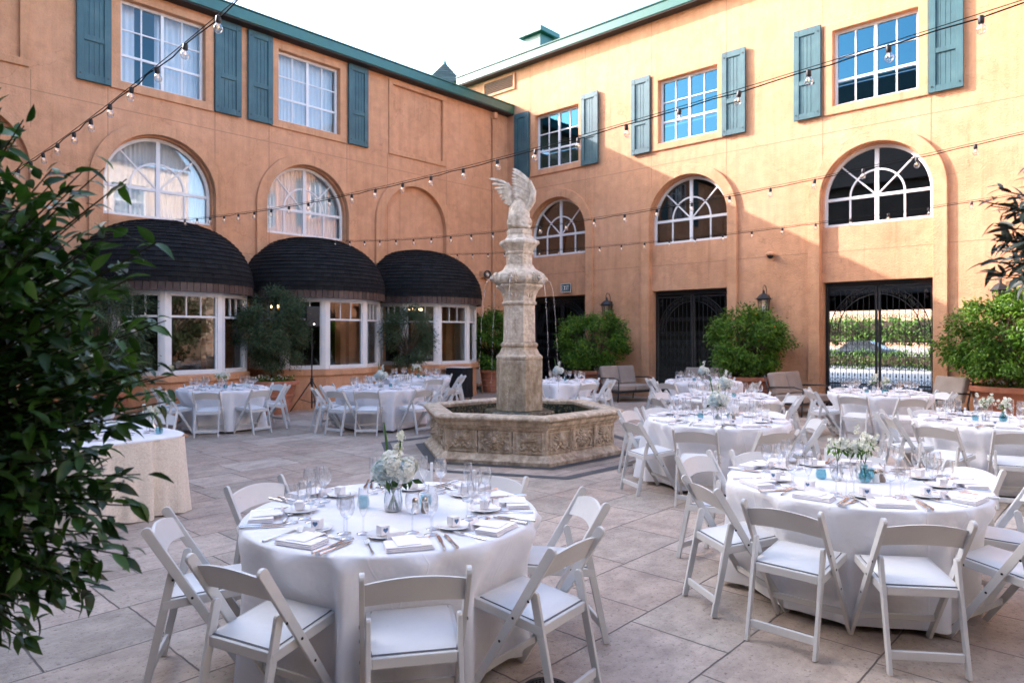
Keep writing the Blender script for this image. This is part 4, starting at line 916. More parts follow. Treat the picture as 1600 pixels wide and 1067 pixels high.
# ------------------------------------------------------------ chairs
def make_chair():
    t = empty('folding_chair', (0, 0, 0))
    for q in (-1, 1):
        x = q * .212; a = Vector((x, -.235, .775)); b = Vector((x, .245, .0)); d = (b - a).normalized(); m = MB(); nrm = Vector((0, d.z, -d.y)) * -1
        pts = []; nn = 6
        for i in range(nn + 1): an = pi * i / nn; pts.append(a + nrm * .024 * cos(an) - d * .02 * sin(an))
        e0 = a + d * (b - a).length; prof = pts + [e0 - nrm * .020, e0 + nrm * .020]; prof = [Vector((0, p.y, max(p.z, 0))) for p in prof]
        k = len(prof); m.add([(x - .0105, p.y, p.z) for p in prof] + [(x + .0105, p.y, p.z) for p in prof], [tuple(range(k)), tuple(range(2 * k - 1, k - 1, -1))] + [(i, (i + 1) % k, k + (i + 1) % k, k + i) for i in range(k)])
        m.build('back_post', 'chair', t, bevel=.003, seg=2)
        x = q * .187; a = Vector((x, -.125, .555)); b = Vector((x, -.245, 0)); d = (b - a).normalized(); nrm = Vector((0, d.z, -d.y)) * -1; m = MB()
        pts = [a + nrm * .021 * cos(pi * i / nn) - d * .018 * sin(pi * i / nn) for i in range(nn + 1)]; prof = pts + [b - nrm * .018, b + nrm * .018]; k = len(prof)
        prof = [Vector((0, p.y, max(p.z, 0))) for p in prof]
        m.add([(x - .010, p.y, p.z) for p in prof] + [(x + .010, p.y, p.z) for p in prof], [tuple(range(k)), tuple(range(2 * k - 1, k - 1, -1))] + [(i, (i + 1) % k, k + (i + 1) % k, k + i) for i in range(k)])
        m.build('rear_leg', 'chair', t, bevel=.003, seg=2)
    # curved, arched back panel
    m = MB(); n = 14; vs = []
    for i in range(n + 1):
        u = -1 + 2 * i / n; x = u * .202; dy = -.032 * (1 - u * u); zt = .738 + .030 * (1 - u * u); zb = .632 + .020 * (1 - u * u) - .0
        yt = -.205 + dy; yb = -.148 + dy
        vs += [(x, yt - .007, zt), (x, yt + .007, zt), (x, yb + .007, zb), (x, yb - .007, zb)]
    m.add(vs, [(i * 4 + k, i * 4 + (k + 1) % 4, i * 4 + 4 + (k + 1) % 4, i * 4 + 4 + k) for i in range(n) for k in range(4)] + [(0, 1, 2, 3), (4 * n + 3, 4 * n + 2, 4 * n + 1, 4 * n)])
    m.build('backrest', 'chair', t, smooth=True, angle=40)
    m = MB(); zf = lambda y: .425 + .045 * (y + .17) / .4
    def slab(x0, x1, y0, y1, a, b): m.add([(x, y, zf(y) + z) for x in (x0, x1) for y in (y0, y1) for z in (a, b)], [(0, 1, 3, 2), (4, 6, 7, 5), (0, 4, 5, 1), (2, 3, 7, 6), (0, 2, 6, 4), (1, 5, 7, 3)])
    slab(-.198, -.172, -.17, .225, -.045, 0); slab(.172, .198, -.17, .225, -.045, 0); slab(-.172, .172, .200, .225, -.045, 0); slab(-.172, .172, -.17, -.15, -.045, 0); sf = m.build('seat_frame', 'chair', t, bevel=.004, seg=2)
    m = MB(); slab(-.176, .176, -.155, .205, -.012, .003); m.build('seat_gap', 'gap', sf)
    m = MB(); nx = 10; ny = 10; vs = []
    for i in range(nx + 1):
        for j in range(ny + 1):
            u, v = -1 + 2 * i / nx, -1 + 2 * j / ny; y = .028 + v * .178; e_ = (1 - abs(u) ** 5) * (1 - abs(v) ** 5); vs.append((u * .176 * (1 if abs(v) < .99 else .97), y, zf(y) + .006 + .020 * e_))
    m.add(vs, [(i * (ny + 1) + j, (i + 1) * (ny + 1) + j, (i + 1) * (ny + 1) + j + 1, i * (ny + 1) + j + 1) for i in range(nx) for j in range(ny)]); m.build('seat_pad', 'pad', t, smooth=True)
    m = MB(); m.box(-.178, .178, -.232, -.214, .075, .12); m.build('rear_stretcher', 'chair', t, bevel=.003)
    m = MB(); m.bar((-.203, .152, .15), (.203, .152, .15), .014, .035); m.build('front_stretcher', 'chair', t, bevel=.003)
    m = MB()
    for q in (-1, 1):
        for y, z in ((-.028, .44), (-.115, .535), (.05, .315)):
            m.add([(q * .2235 + dx, y + .007 * cos(a), z + .007 * sin(a)) for dx in (-.001, .001) for a in [pi * k / 3 for k in range(6)]], [tuple(range(6)), tuple(range(6, 12))] + [(k, (k + 1) % 6, 6 + (k + 1) % 6, 6 + k) for k in range(6)])
    m.build('hinge_screw', 'screw', t)
    return t
chair0 = make_chair()
# ------------------------------------------------------------ tableware prototypes (hidden nowhere: the first use moves them)
def proto(fn): 
    o = fn(); return o
PROTO = {}
def wine():
    t = empty('wine_glass', (0, 0, 0)); MB().lathe([(.034, .001), (.033, .003), (.006, .008), (.004, .02), (.004, .085), (.007, .095)], 16).build('glass_stem', 'glass', t, smooth=True, angle=60)
    MB().lathe([(.007, .095), (.022, .105), (.034, .125), (.038, .145), (.036, .175), (.032, .198)], 16, cap=False).build('glass_bowl', 'glass', t, smooth=True); return t
def flute():
    t = empty('champagne_flute', (0, 0, 0)); MB().lathe([(.032, .001), (.031, .003), (.005, .008), (.004, .02), (.004, .075), (.006, .085)], 16).build('glass_stem', 'glass', t, smooth=True, angle=60)
    MB().lathe([(.006, .085), (.016, .10), (.024, .13), (.027, .165), (.025, .20), (.023, .225)], 16, cap=False).build('glass_bowl', 'glass', t, smooth=True); return t
def knife():
    t = empty('table_knife', (0, 0, 0)); MB().add([(-.010, -.02, .004), (.007, -.02, .004), (.009, .06, .004), (.004, .105, .004), (-.010, .09, .004), (-.010, -.02, .006), (.007, -.02, .006), (.009, .06, .006), (.004, .105, .006), (-.010, .09, .006)],
        [(4, 3, 2, 1, 0), (5, 6, 7, 8, 9)] + [(i, (i + 1) % 5, 5 + (i + 1) % 5, 5 + i) for i in range(5)]).build('knife_blade', 'silver', t)
    MB().tube([(-.002, -.02, .006), (-.002, -.07, .007), (-.002, -.125, .007)], [.005, .0065, .008], 8).build('knife_handle', 'silver', t, smooth=True, angle=60); return t
def fork():
    m = MB(); m.tube([(0, -.10, .004), (0, -.03, .005), (0, .03, .010)], [.006, .004, .003], 6); m.add([(-.004, .03, .009), (.004, .03, .009), (.012, .055, .006), (-.012, .055, .006)], [(0, 1, 2, 3)])
    m.add([(-.012, .055, .004), (.012, .055, .004), (.012, .055, .007), (-.012, .055, .007), (-.004, .03, .008), (.004, .03, .008), (.004, .03, .011), (-.004, .03, .011)], [(0, 1, 2, 3), (4, 5, 6, 7), (0, 4, 7, 3), (1, 2, 6, 5), (0, 1, 5, 4), (3, 7, 6, 2)])
    for k in range(4): x = -.0105 + .007 * k; m.bar((x, .055, .006), (x, .095, .011), .003, .002)
    return m.build('table_fork', 'silver', None, smooth=True, angle=50)
def spoon():
    m = MB(); m.tube([(0, -.10, .004), (0, -.03, .006), (0, .03, .008)], [.006, .004, .003], 6); m.ball((0, .055, .007), (.018, .028, .004), 12, 6); return m.build('teaspoon', 'silver', None, smooth=True)
def napkin():
    m = MB()
    for i in range(3): m.box(-.11, .11 - .004 * i, -.065 + .003 * i, .065, .001 + .0072 * i, .0075 + .0072 * i)
    return m.build('folded_napkin', 'napkin', None, bevel=.0035, seg=2)
def menu():
    return MB().add([(-.055, -.06, .024), (.055, -.06, .024), (.055, .09, .026), (-.055, .09, .026), (-.055, -.06, .0252), (.055, -.06, .0252), (.055, .09, .0272), (-.055, .09, .0272)], [(3, 2, 1, 0), (4, 5, 6, 7), (0, 1, 5, 4), (1, 2, 6, 5), (2, 3, 7, 6), (3, 0, 4, 7)]).build('menu_card', 'card')
def plate_():
    m = MB(); m.lathe([(.045, .002), (.078, .012), (.088, .016), (.086, .018), (.075, .015), (.045, .007)], 28); return m.build('side_plate', 'china', None, smooth=True, angle=50)
def favor():
    t = empty('favor_box', (0, 0, 0)); MB().box(-.024, .024, -.024, .024, .0, .045).build('box_body', 'card', t, bevel=.002)
    h = MB(); pts = []
    for k in range(24): a = 2 * pi * k / 24; pts.append((.0011 * 16 * sin(a) ** 3 * .75, .024 + .0009 * (13 * cos(a) - 5 * cos(2 * a) - 2 * cos(3 * a) - cos(4 * a))))
    for y0, y1 in ((-.0255, -.0243),): h.plate(pts, [], y0, y1)
    h.build('printed_heart', 'heart', t); return t
def place():
    return MB().add([(-.042, -.018, .0), (.042, -.018, .0), (.042, 0, .042), (-.042, 0, .042), (.042, .018, 0), (-.042, .018, 0)], [(0, 1, 2, 3), (3, 2, 4, 5), (0, 5, 4, 1), (0, 3, 5), (1, 4, 2)]).build('place_card', 'card')
def votive():
    m = MB(); m.lathe([(.026, .001), (.034, .012), (.036, .035), (.030, .062), (.032, .066), (.027, .060), (.031, .035), (.026, .008)], 16, cap=True); return m.build('votive_cup', 'blueglass', None, smooth=True)
def shaker():
    t = empty('pepper_shaker', (0, 0, 0)); MB().lathe([(.020, 0), (.022, .01), (.015, .055)], 12).build('shaker_body', 'cushion', t, smooth=True, angle=50); MB().lathe([(.016, .055), (.017, .07), (.010, .082)], 12).build('shaker_cap', 'silver', t, smooth=True, angle=50); return t
def shaker2():
    t = empty('salt_shaker', (0, 0, 0)); MB().lathe([(.020, 0), (.022, .01), (.015, .055)], 12).build('shaker_body', 'china', t, smooth=True, angle=50); MB().lathe([(.016, .055), (.017, .07), (.010, .082)], 12).build('shaker_cap', 'silver', t, smooth=True, angle=50); return t
MAKERS = dict(wine_glass=wine, champagne_flute=flute, table_knife=knife, table_fork=fork, teaspoon=spoon, folded_napkin=napkin, menu_card=menu, side_plate=plate_, favor_box=favor, place_card=place, votive_cup=votive, pepper_shaker=shaker, salt_shaker=shaker2, folding_chair=None)
GROUPS = dict(wine_glass='wine glasses on the banquet tables', champagne_flute='champagne flutes on the banquet tables', table_knife='knives laid on the banquet tables', table_fork='forks laid on the banquet tables', teaspoon='teaspoons laid on the banquet tables',
    folded_napkin='folded napkins at the place settings', menu_card='menu cards on the napkins', side_plate='side plates at the place settings', favor_box='white favor boxes on the side plates', place_card='tented place cards', votive_cup='blue glass votives', pepper_shaker='pepper shakers', salt_shaker='salt shakers', folding_chair='white folding chairs round the tables')
def spawn(kind, loc, rz, label, cat):
    if kind not in PROTO:
        PROTO[kind] = chair0 if kind == 'folding_chair' else MAKERS[kind](); o = PROTO[kind]
        KIDS.setdefault(o.name, list(o.children))
        for c in KIDS[o.name]: KIDS.setdefault(c.name, list(c.children))
    else: o = copy_tree(PROTO[kind])
    o.location = loc; o.rotation_euler = (0, 0, rz); return tag(o, label, cat, GROUPS[kind])
CLOCK = ['three', 'two', 'one', 'twelve', 'eleven', 'ten', 'nine', 'eight', 'seven', 'six', 'five', 'four']
def clock_names(angs):
    used = set(); out = {}
    for i, a in sorted(enumerate(angs), key=lambda q: q[1] % 360):
        k = round((a % 360) / 30) % 12; c = [k, (k + 1) % 12, (k - 1) % 12, (k + 2) % 12, (k - 2) % 12]
        k = next(q for q in c if q not in used); used.add(k); out[i] = CLOCK[k] + " o'clock"
    return [out[i] for i in range(len(angs))]
TH = .76; TR = .80
def table_cloth(X, Y, angs, phrase, seed, drop=.02):
    r = random.Random(seed); n = 220; m = MB(); nf = r.randint(14, 17)
    cen = sorted([2 * pi * (i + r.uniform(-.28, .28)) / nf for i in range(nf)]); wd = [r.uniform(.055, .11) for _ in range(nf)]; am = [r.uniform(.6, 1.25) for _ in range(nf)]
    rows = [(0, 0), (.15, 0), (.35, 0), (.55, 0), (.70, 0), (.775, -.0005), (.792, -.004), (.800, -.014)] + [(.801 + .0, -(.014 + .70 * (k / 16) ** 1.15)) for k in range(1, 17)]
    vs = []
    for ri, (rad, dz) in enumerate(rows):
        f = min(1, -dz / .72)
        for i in range(n):
            a = 2 * pi * i / n; rr = rad
            if ri >= 8:
                wv = 0
                for c_, w_, q in zip(cen, wd, am):
                    d = (a - c_ + pi) % (2 * pi) - pi; wv += q * math.exp(-(d / w_ / (1 + .5 * f)) ** 2)
                rr = rad + (.18 * (wv - .36)) * f ** .6 + .012 * sin(a * 31 + seed + 2 * sin(a * 7)) * f ** 1.5 + .007 * sin(a * 67 + 3 * sin(a * 5 + seed)) * f + .02 * f
                for ca in angs:
                    d = (a - R_(ca) + pi) % (2 * pi) - pi; k = math.exp(-(d / .34) ** 6)
                    lim = .70 - .045 * f; ff = min(1, max(0, (-dz - .05) / .20)) * k
                    if rr > lim: rr = rr * (1 - ff) + lim * ff
            vs.append((rr * cos(a), rr * sin(a), max(TH + dz + (.006 * sin(a * 3 + seed) * 0), .012 + drop * .0)))
    fs = [(i * n + k, i * n + (k + 1) % n, (i + 1) * n + (k + 1) % n, (i + 1) * n + k) for i in range(1, len(rows) - 1) for k in range(n)]
    fs += [(k, (k + 1) % n, n + (k + 1) % n, n + k) for k in range(n)]
    m.add(vs, fs); o = m.build('tablecloth', 'cloth', None, smooth=True); o.location = (X, Y, 0)
    tag(o, f'long white tablecloth on {phrase}', 'tablecloth', 'white floor length tablecloths')
    t = empty('round_table', (X, Y, 0), 0, f'round folding table hidden under the cloth of {phrase}', 'table', 'round banquet tables')
    MB().lathe([(.785, .725), (.785, TH - .008)], 40).build('tabletop', 'wood', t)
    for q in (-1, 1): MB().box(q * .35 - .015, q * .35 + .015, -.3, .3, .006, .724).build('leg', 'grey', t)
def setting(X, Y, a, clock, phrase, r, full=True, radius=TR):
    rz = R_(a) + pi / 2; C_ = Vector((X, Y, TH + .002)); e = Vector((cos(R_(a)), sin(R_(a)), 0)); s = Vector((-e.y, e.x, 0))  # s: to the diner's right (diner faces inward -> right is +s?)
    def P(out, side): return C_ + e * (radius - out + r.uniform(-.008, .008)) + s * (side + r.uniform(-.01, .01))
    L = lambda what: f"{what} at {clock} on {phrase}"
    J = lambda k=.12: r.uniform(-k, k)
    spawn('folded_napkin', P(.10, 0), rz + J(.08), L('folded white napkin'), 'napkin')
    if full: spawn('menu_card', P(.12, 0) + Vector((0, 0, .0)), rz + J(.2), L('pale menu card on napkin'), 'menu card')
    spawn('table_knife', P(.14, .17), rz + J(.2), L('inner knife' if full else 'knife'), 'knife')
    if full: spawn('table_knife', P(.14, .20), rz + J(.1), L('outer knife'), 'knife')
    spawn('table_fork', P(.14, -.165), rz + J(.2), L('fork'), 'fork')
    if full: spawn('teaspoon', P(.24, .03), rz + pi / 2 + J(.2), L('teaspoon above the napkin'), 'spoon')
    spawn('side_plate', P(.30, -.09), rz, L('small white side plate'), 'plate')
    spawn('favor_box', P(.30, -.09) + Vector((0, 0, .015)), rz + J(.5), L('favor box with blue heart'), 'box')
    if full: spawn('place_card', P(.215, -.05), rz + J(.2), L('tented place card'), 'card')
    spawn('wine_glass', P(.27, .13), rz, L('outer wine glass'), 'wine glass')
    if full or r.random() < .85: spawn('wine_glass', P(.33, .06), rz, L('inner wine glass'), 'wine glass')
    spawn('champagne_flute', P(.37, .15), rz, L('slim champagne flute'), 'flute')
def blossom(mb, c, r_, n, rr, size=.022):
    for _ in range(n):
        d = Vector((rr.gauss(0, 1), rr.gauss(0, 1), rr.gauss(0, 1))).normalized(); p = c + d * r_ * rr.uniform(.8, 1.04)
        x = d.orthogonal().normalized(); y = d.cross(x); ph = rr.uniform(0, pi)
        for k in range(4):
            a = ph + k * pi / 2; u = x * cos(a) + y * sin(a); v = -x * sin(a) + y * cos(a)
            mb.add([p, p + u * size * .55 + v * size * .4 + d * .003, p + u * size + d * .002, p + u * size * .55 - v * size * .4 + d * .003], [(0, 1, 2, 3)])
def bouquet(X, Y, phrase, kind, seed, sc=1.0):
    r = random.Random(seed); z = TH + .002
    if kind == 'ball':
        t = empty('flower_vase', (X, Y, z), 0, f'clear glass vase of green stems on {phrase}', 'vase', 'glass flower vases')
        MB().lathe([(.045, .002), (.052, .01), (.054, .06), (.046, .12), (.052, .14), (.049, .14), (.043, .12), (.051, .06), (.048, .012)], 20).build('vase_glass', 'glass', t, smooth=True)
        s = MB()
        for i in range(16):
            a = r.uniform(0, 6.28); b = a + r.uniform(2, 4); s.tube([(.03 * cos(a), .03 * sin(a), .01), (.0, .0, .09), (.035 * cos(b), .035 * sin(b), .17)], .0035, 5)
        s.build('stem', 'stem', t)
        b = empty('bouquet', (X, Y, z + .14), 0, f'round white hydrangea bouquet in the vase on {phrase}', 'flowers', 'white bouquets')
        w_ = MB(); bl = MB(); core = MB()
        for i, (x, y, zz, rad) in enumerate(((-.05, -.02, .08, .075), (.06, -.04, .09, .07), (.0, .06, .09, .07), (.0, -.05, .12, .06), (-.02, .03, .14, .06), (.08, .04, .10, .06))):
            c = Vector((x, y, zz)) * sc; blossom(bl if i == 0 else w_, c, rad * sc, 120, r, .019 * sc); core.ball(c, rad * .8 * sc, 10, 6)
        w_.build('bloom', 'petal', b); bl.build('bloom', 'bluepetal', b); core.build('bloom_core', 'bluepetal', b, smooth=True)
        f = MB(); f.tube([(.02, .02, .1), (.03, .05, .2), (.03, .06, .27)], .005, 5); f.tube([(-.03, .02, .1), (-.05, .06, .24), (-.065, .07, .34)], [.005, .008, .004], 6)
        f.build('flower_spike', 'stem', b); g = MB()
        for k in range(26): blossom(g, Vector((.03 + r.gauss(0, .012), .055 + r.gauss(0, .012), .17 + k * .0045)), .012, 2, r, .014)
        g.build('bloom', 'petal', b); lf = MB()
        leaves(lf, [Vector((.10 * cos(k * .9), .10 * sin(k * .9), .03 + .01 * k % .03)) for k in range(10)], .075, r, .5, .6); lf.build('leaves', 'darkleaf', b)
    else:
        cols = ['green glass', 'blue glass', 'clear glass']
        for i, (dx, dy) in enumerate(((-.09, .02), (.06, -.05), (.10, .08))[:kind]):
            t = empty('bud_vase', (X + dx, Y + dy, z), 0, f'small {cols[i]} bud vase on {phrase}', 'vase', 'small bud vases')
            MB().lathe([(.028, .002), (.038, .015), (.040, .05), (.018, .085), (.016, .105), (.021, .115), (.017, .112), (.013, .1), (.015, .08), (.036, .05), (.03, .01)], 16).build('vase_glass', 'glass' if i != 1 else 'blueglass', t, smooth=True)
            s = MB(); w_ = MB(); lf = MB()
            b = empty('flower_sprig', (X + dx, Y + dy, z), 0, f'loose white sprig in the {cols[i]} vase on {phrase}', 'flowers', 'white flower sprigs')
            for k in range(4):
                a = r.uniform(0, 6.28); tip = Vector((.05 * cos(a), .05 * sin(a), r.uniform(.19, .29))); s.tube([(0, 0, .01), (.0, 0, .12), tip], .0028, 5)
                for q in range(7): blossom(w_, tip + Vector((r.gauss(0, .018), r.gauss(0, .018), r.gauss(-.01, .025))), .012, 5, r, .017)
                leaves(lf, [tip * .75 + Vector((r.gauss(0, .02), r.gauss(0, .02), .03)) for _ in range(6)], .05, r, .4)
            s.build('stem', 'stem', b); w_.build('bloom', 'petal', b); lf.build('leaves', 'citrus', b)
T = [  # x, y, chair angles (deg; 0 = right, 90 = away) and distance of the backrest, phrase, flowers, full setting
 (-.66, 3.84, [(-75, 1.13), (-118, 1.12), (-166, 1.20), (148, 1.17), (97, 1.22), (55, 1.02), (10, 1.16), (-33, 1.16)], 'the near table before the fountain', 'ball', True),
 (2.28, 4.63, [(-134, 1.16), (-99, 1.15), (-169, 1.10), (135, 1.20), (105, 1.10), (62, 1.12), (19, 1.12), (-14, 1.15), (-55, 1.17)], 'the near table at right', 3, True),
 (2.39, 8.04, [(-158, 1.17), (138, 1.22), (112, 1.26), (-117, 1.27), (-79, 1.25), (-30, 1.15), (-3, 1.15), (38, 1.15), (75, 1.15)], 'the table right of the fountain', 'ball', True),
 (3.36, 10.9, [(165, 1.15), (135, 1.2), (-165, 1.2), (-120, 1.15), (-75, 1.15), (-18, 1.1), (8, 1.2), (45, 1.15), (90, 1.15)], 'the second table beyond the fountain', 'ball', False),
 (4.10, 14.8, [(178, 1.15), (-140, 1.3), (150, 1.2), (95, 1.15), (50, 1.15), (-40, 1.15), (-90, 1.15)], 'the table before the middle gate', 'ball', False),
 (6.24, 11.74, [(-136, 1.25), (-98, 1.3), (178, 1.15), (145, 1.15), (97, 1.1), (35, 1.05), (-2, 1.1), (-38, 1.1)], 'the table before the bright gate', 2, False),
 (5.50, 7.87, [(-150, 1.25), (-115, 1.2), (168, 1.12), (140, 1.2), (98, 1.1), (60, 1.15), (15, 1.15), (-32, 1.15), (-75, 1.15)], 'the table by the largest pot', 2, True),
 (.98, 14.75, [(-120, 1.2), (-60, 1.15), (-20, 1.15), (10, 1.2), (45, 1.15), (90, 1.15), (150, 1.15)], 'the table behind the fountain column', 'ball', False),
 (-2.47, 13.0, [(-150, 1.25), (-122, 1.2), (-92, 1.15), (-42, 1.25), (165, 1.15), (120, 1.15), (60, 1.15), (0, 1.15), (-15, 1.45)], 'the table by the speaker stand', 'ball', False),
 (-2.25, 16.2, [(-10, 1.1), (20, 1.15), (60, 1.15), (120, 1.15), (170, 1.15), (-60, 1.1)], 'the table by the black cart', 2, False),
 (-5.35, 12.8, [(-82, 1.12), (-35, 1.15), (12, 1.15), (-125, 1.18), (-165, 1.15), (140, 1.15), (95, 1.15), (50, 1.15)], 'the table by the big olive pot', 2, False),
]
for ti, (X, Y, ch, phrase, fl, full) in enumerate(T):
    r = random.Random(100 + ti); angs = [a for a, d in ch]; names = clock_names(angs)
    table_cloth(X, Y, angs, phrase, ti + 3)
    for (a, d), nm in zip(ch, names):
        d0 = d - .235; p = Vector((X + d0 * cos(R_(a)), Y + d0 * sin(R_(a)), .008))
        spawn('folding_chair', p, R_(a) + pi / 2 + r.uniform(-.08, .08), f"white folding chair at {nm} of {phrase}", 'chair')
        setting(X, Y, a, nm, phrase, r, full)
    bouquet(X, Y, phrase, fl, ti + 50, .95)
    for k, (dx, dy) in enumerate(((.17, .08), (-.18, .06))[:2 if ti < 7 else 1]):
        spawn('votive_cup', (X + dx, Y + dy, TH + .002), 0, f"blue glass votive {('right', 'left')[k]} of the flowers on {phrase}", 'votive')
    if ti < 3:
        spawn('salt_shaker', (X + .13, Y - .06, TH + .002), 0, f'salt shaker beside the flowers on {phrase}', 'shaker'); spawn('pepper_shaker', (X + .18, Y - .04, TH + .002), 0, f'pepper shaker beside the flowers on {phrase}', 'shaker')

# ------------------------------------------------------------ skirted side table in the left foreground
SX, SY, SA = -4.33, 7.0, R_(143)
def stad(a, L, rad): # rounded rectangle outline by angle parameter
    n = 4.2; c_, s_ = cos(a), sin(a); r = (abs(c_ / L) ** n + abs(s_ / rad) ** n) ** (-1 / n); return r * c_, r * s_
m = MB(); n = 240; vs = []; rows = [(0, 0), (.6, 0), (.97, 0), (1.0, -.006), (1.0, -.02)] 
for k, dz in rows: vs += [(*[q * k for q in stad(2 * pi * i / n, 1.05, .66)], TH + dz) for i in range(n)]
fs = [(i * n + k, i * n + (k + 1) % n, (i + 1) * n + (k + 1) % n, (i + 1) * n + k) for i in range(len(rows) - 1) for k in range(n)]
m.add(vs, fs); o = m.build('table_overlay', 'cloth', None, smooth=True); o.location = (SX, SY, 0); o.rotation_euler = (0, 0, SA); tag(o, 'white cloth on top of the ivory skirted side table', 'tablecloth')
m = MB(); vs = []; rw = 14; n = 300
for j in range(rw + 1):
    f = j / rw
    for i in range(n):
        a = 2 * pi * i / n; x, y = stad(a, 1.05, .66); l = sqrt(x * x + y * y); ph = (a * 17 / (2 * pi)) % 1
        w_ = .085 * ph ** .6 * (1 if ph < .90 else (1 - ph) / .10) - .05 + .012 * sin(a * 43) * f + .02 * sin(a * 5 + 1) * f
        k = 1.006 + (.035 * f + w_ * (.5 + 1.0 * f)) / l; vs.append((x * k, y * k, TH - .018 - (TH - .035) * f + .008 * sin(a * 17) * f))
m.add(vs, [(i * n + k, i * n + (k + 1) % n, (i + 1) * n + (k + 1) % n, (i + 1) * n + k) for i in range(rw) for k in range(n)])
o = m.build('table_skirt', 'ivory', None, smooth=True); o.location = (SX, SY, 0); o.rotation_euler = (0, 0, SA); tag(o, 'ivory damask box pleated skirt hanging round the side table', 'table skirt')
t = empty('side_table', (SX, SY, 0), SA, 'side table hidden under the ivory damask skirt', 'table')
MB().box(-.95, .95, -.58, .58, .72, .752).build('tabletop', 'wood', t, bevel=.1, seg=3)
for x in (-.8, .8): MB().box(x - .02, x + .02, -.4, .4, .006, .719).build('leg', 'grey', t)
r = random.Random(5); ph = 'the ivory skirted side table'
def sp(kind, X, Y, what, cat, rz=0): return spawn(kind, (X, Y, TH + .002), rz, f'{what} on {ph}', cat)
sp('wine_glass', -3.95, 6.95, 'wine glass nearest the fence of flutes' if False else 'wine glass standing apart', 'wine glass'); sp('wine_glass', -3.72, 6.72, 'wine glass in front of the flutes', 'wine glass'); sp('wine_glass', -3.78, 6.86, 'wine glass behind the front one', 'wine glass')
sp('champagne_flute', -3.64, 6.88, 'champagne flute nearest the bud vase', 'flute'); sp('champagne_flute', -3.70, 7.0, 'champagne flute at the back', 'flute'); sp('votive_cup', -3.50, 6.85, 'round blue votive by the bud vase', 'votive')
spawn('folded_napkin', (-3.80, 6.42, TH + .002), .4, f'folded napkin near the edge on {ph}', 'napkin'); spawn('folded_napkin', (-4.05, 6.72, TH + .002), .3, f'folded napkin further back on {ph}', 'napkin')
spawn('table_knife', (-3.62, 6.45, TH + .002), .9, f'knife beside the napkin on {ph}', 'knife'); spawn('table_fork', (-3.9, 6.5, TH + .03), 1.2, f'fork on the napkin on {ph}', 'fork'); spawn('teaspoon', (-3.95, 7.12, TH + .002), 1.0, f'teaspoon at the back on {ph}', 'spoon')
bouquet(-3.56, 7.0, ph, 1, 77)
for k, (x, y, a) in enumerate(((-4.30, 8.25, 10), (-5.2, 8.4, -10), (-6.3, 7.2, 60))):
    spawn('folding_chair', (x, y, .008), R_(180 + a), ('white folding chair behind the bud vase of the skirted table', 'white folding chair behind the leaves past the skirted table', 'white folding chair at the far end of the skirted table')[k], 'chair')

# ------------------------------------------------------------ string lights
def string_light(s, f, n0, n1, label):
    root = empty('string_light', PL(s, 0, f(0)), AL, label, 'string lights', 'string lights over the court')
    z_0 = f(0); w1 = []; w2 = []
    for i in range(91):
        n = n0 + (n1 - n0) * i / 90; w1.append((0, n, f(n) - z_0)); w2.append((.012 * sin(i * 1.9), n + .002, f(n) - z_0 - .018 - .012 * abs(sin(i * 1.35))))
    m = MB().tube(w1, .0035, 4); m.tube(w2, .0055, 5); m.build('wire', 'wire', root)
    k = 0; n = n0 + .6; r = random.Random(int(s * 10))
    if not string_light.__dict__.get('p'):
        so = MB().lathe([(.008, .008), (.019, .0), (.021, -.02), (.021, -.045), (.017, -.052)], 12).build('bulb', 'plastic', root, smooth=True, angle=40)
        b = MB().lathe([(.014, -.050), (.020, -.062), (.031, -.080), (.033, -.095), (.027, -.115), (.012, -.126), (.001, -.128)], 14, cap=False).build('bulb_glass', 'bulb', so, smooth=True)
        fl = MB().tube([(-.006, 0, -.055), (-.007, 0, -.085), (0, 0, -.09), (.007, 0, -.085), (.006, 0, -.055)], .0012, 4).build('filament', 'glow', so)
        string_light.p = so; first = True
    else: first = False
    while n < n1 - .3:
        so = string_light.p if first else string_light.p.copy()
        if not first:
            COL.objects.link(so); so.parent = root
            for c in string_light.kids: c2 = c.copy(); COL.objects.link(c2); c2.parent = so
        else: string_light.kids = list(so.children)
        first = False; so.location = (r.gauss(0, .004), n, f(n) - z_0 - .022); so.rotation_euler = (r.gauss(0, .07), r.gauss(0, .07), 0); n += .6
string_light(14.7, lambda n: 3.97 + .0055 * (n - 5.5) ** 2, 0.05, 22.9, 'nearest string of bulbs sweeping up to the top edge over the left wall')
string_light(11.1, lambda n: 3.83 + .0055 * (n - 9) ** 2, 0.05, 22.9, 'string of bulbs from the dome with the olive leaves, highest across the gate wing')
string_light(7.5, lambda n: 3.72 + .0068 * (n - 8.5) ** 2, 0.05, 22.9, 'string of bulbs leaving the middle dome, crossing the arched windows')
string_light(4.0, lambda n: 3.77 + .0047 * (n - 9) ** 2, 0.05, 22.9, 'lowest string of bulbs leaving the corner dome below the arched windows')

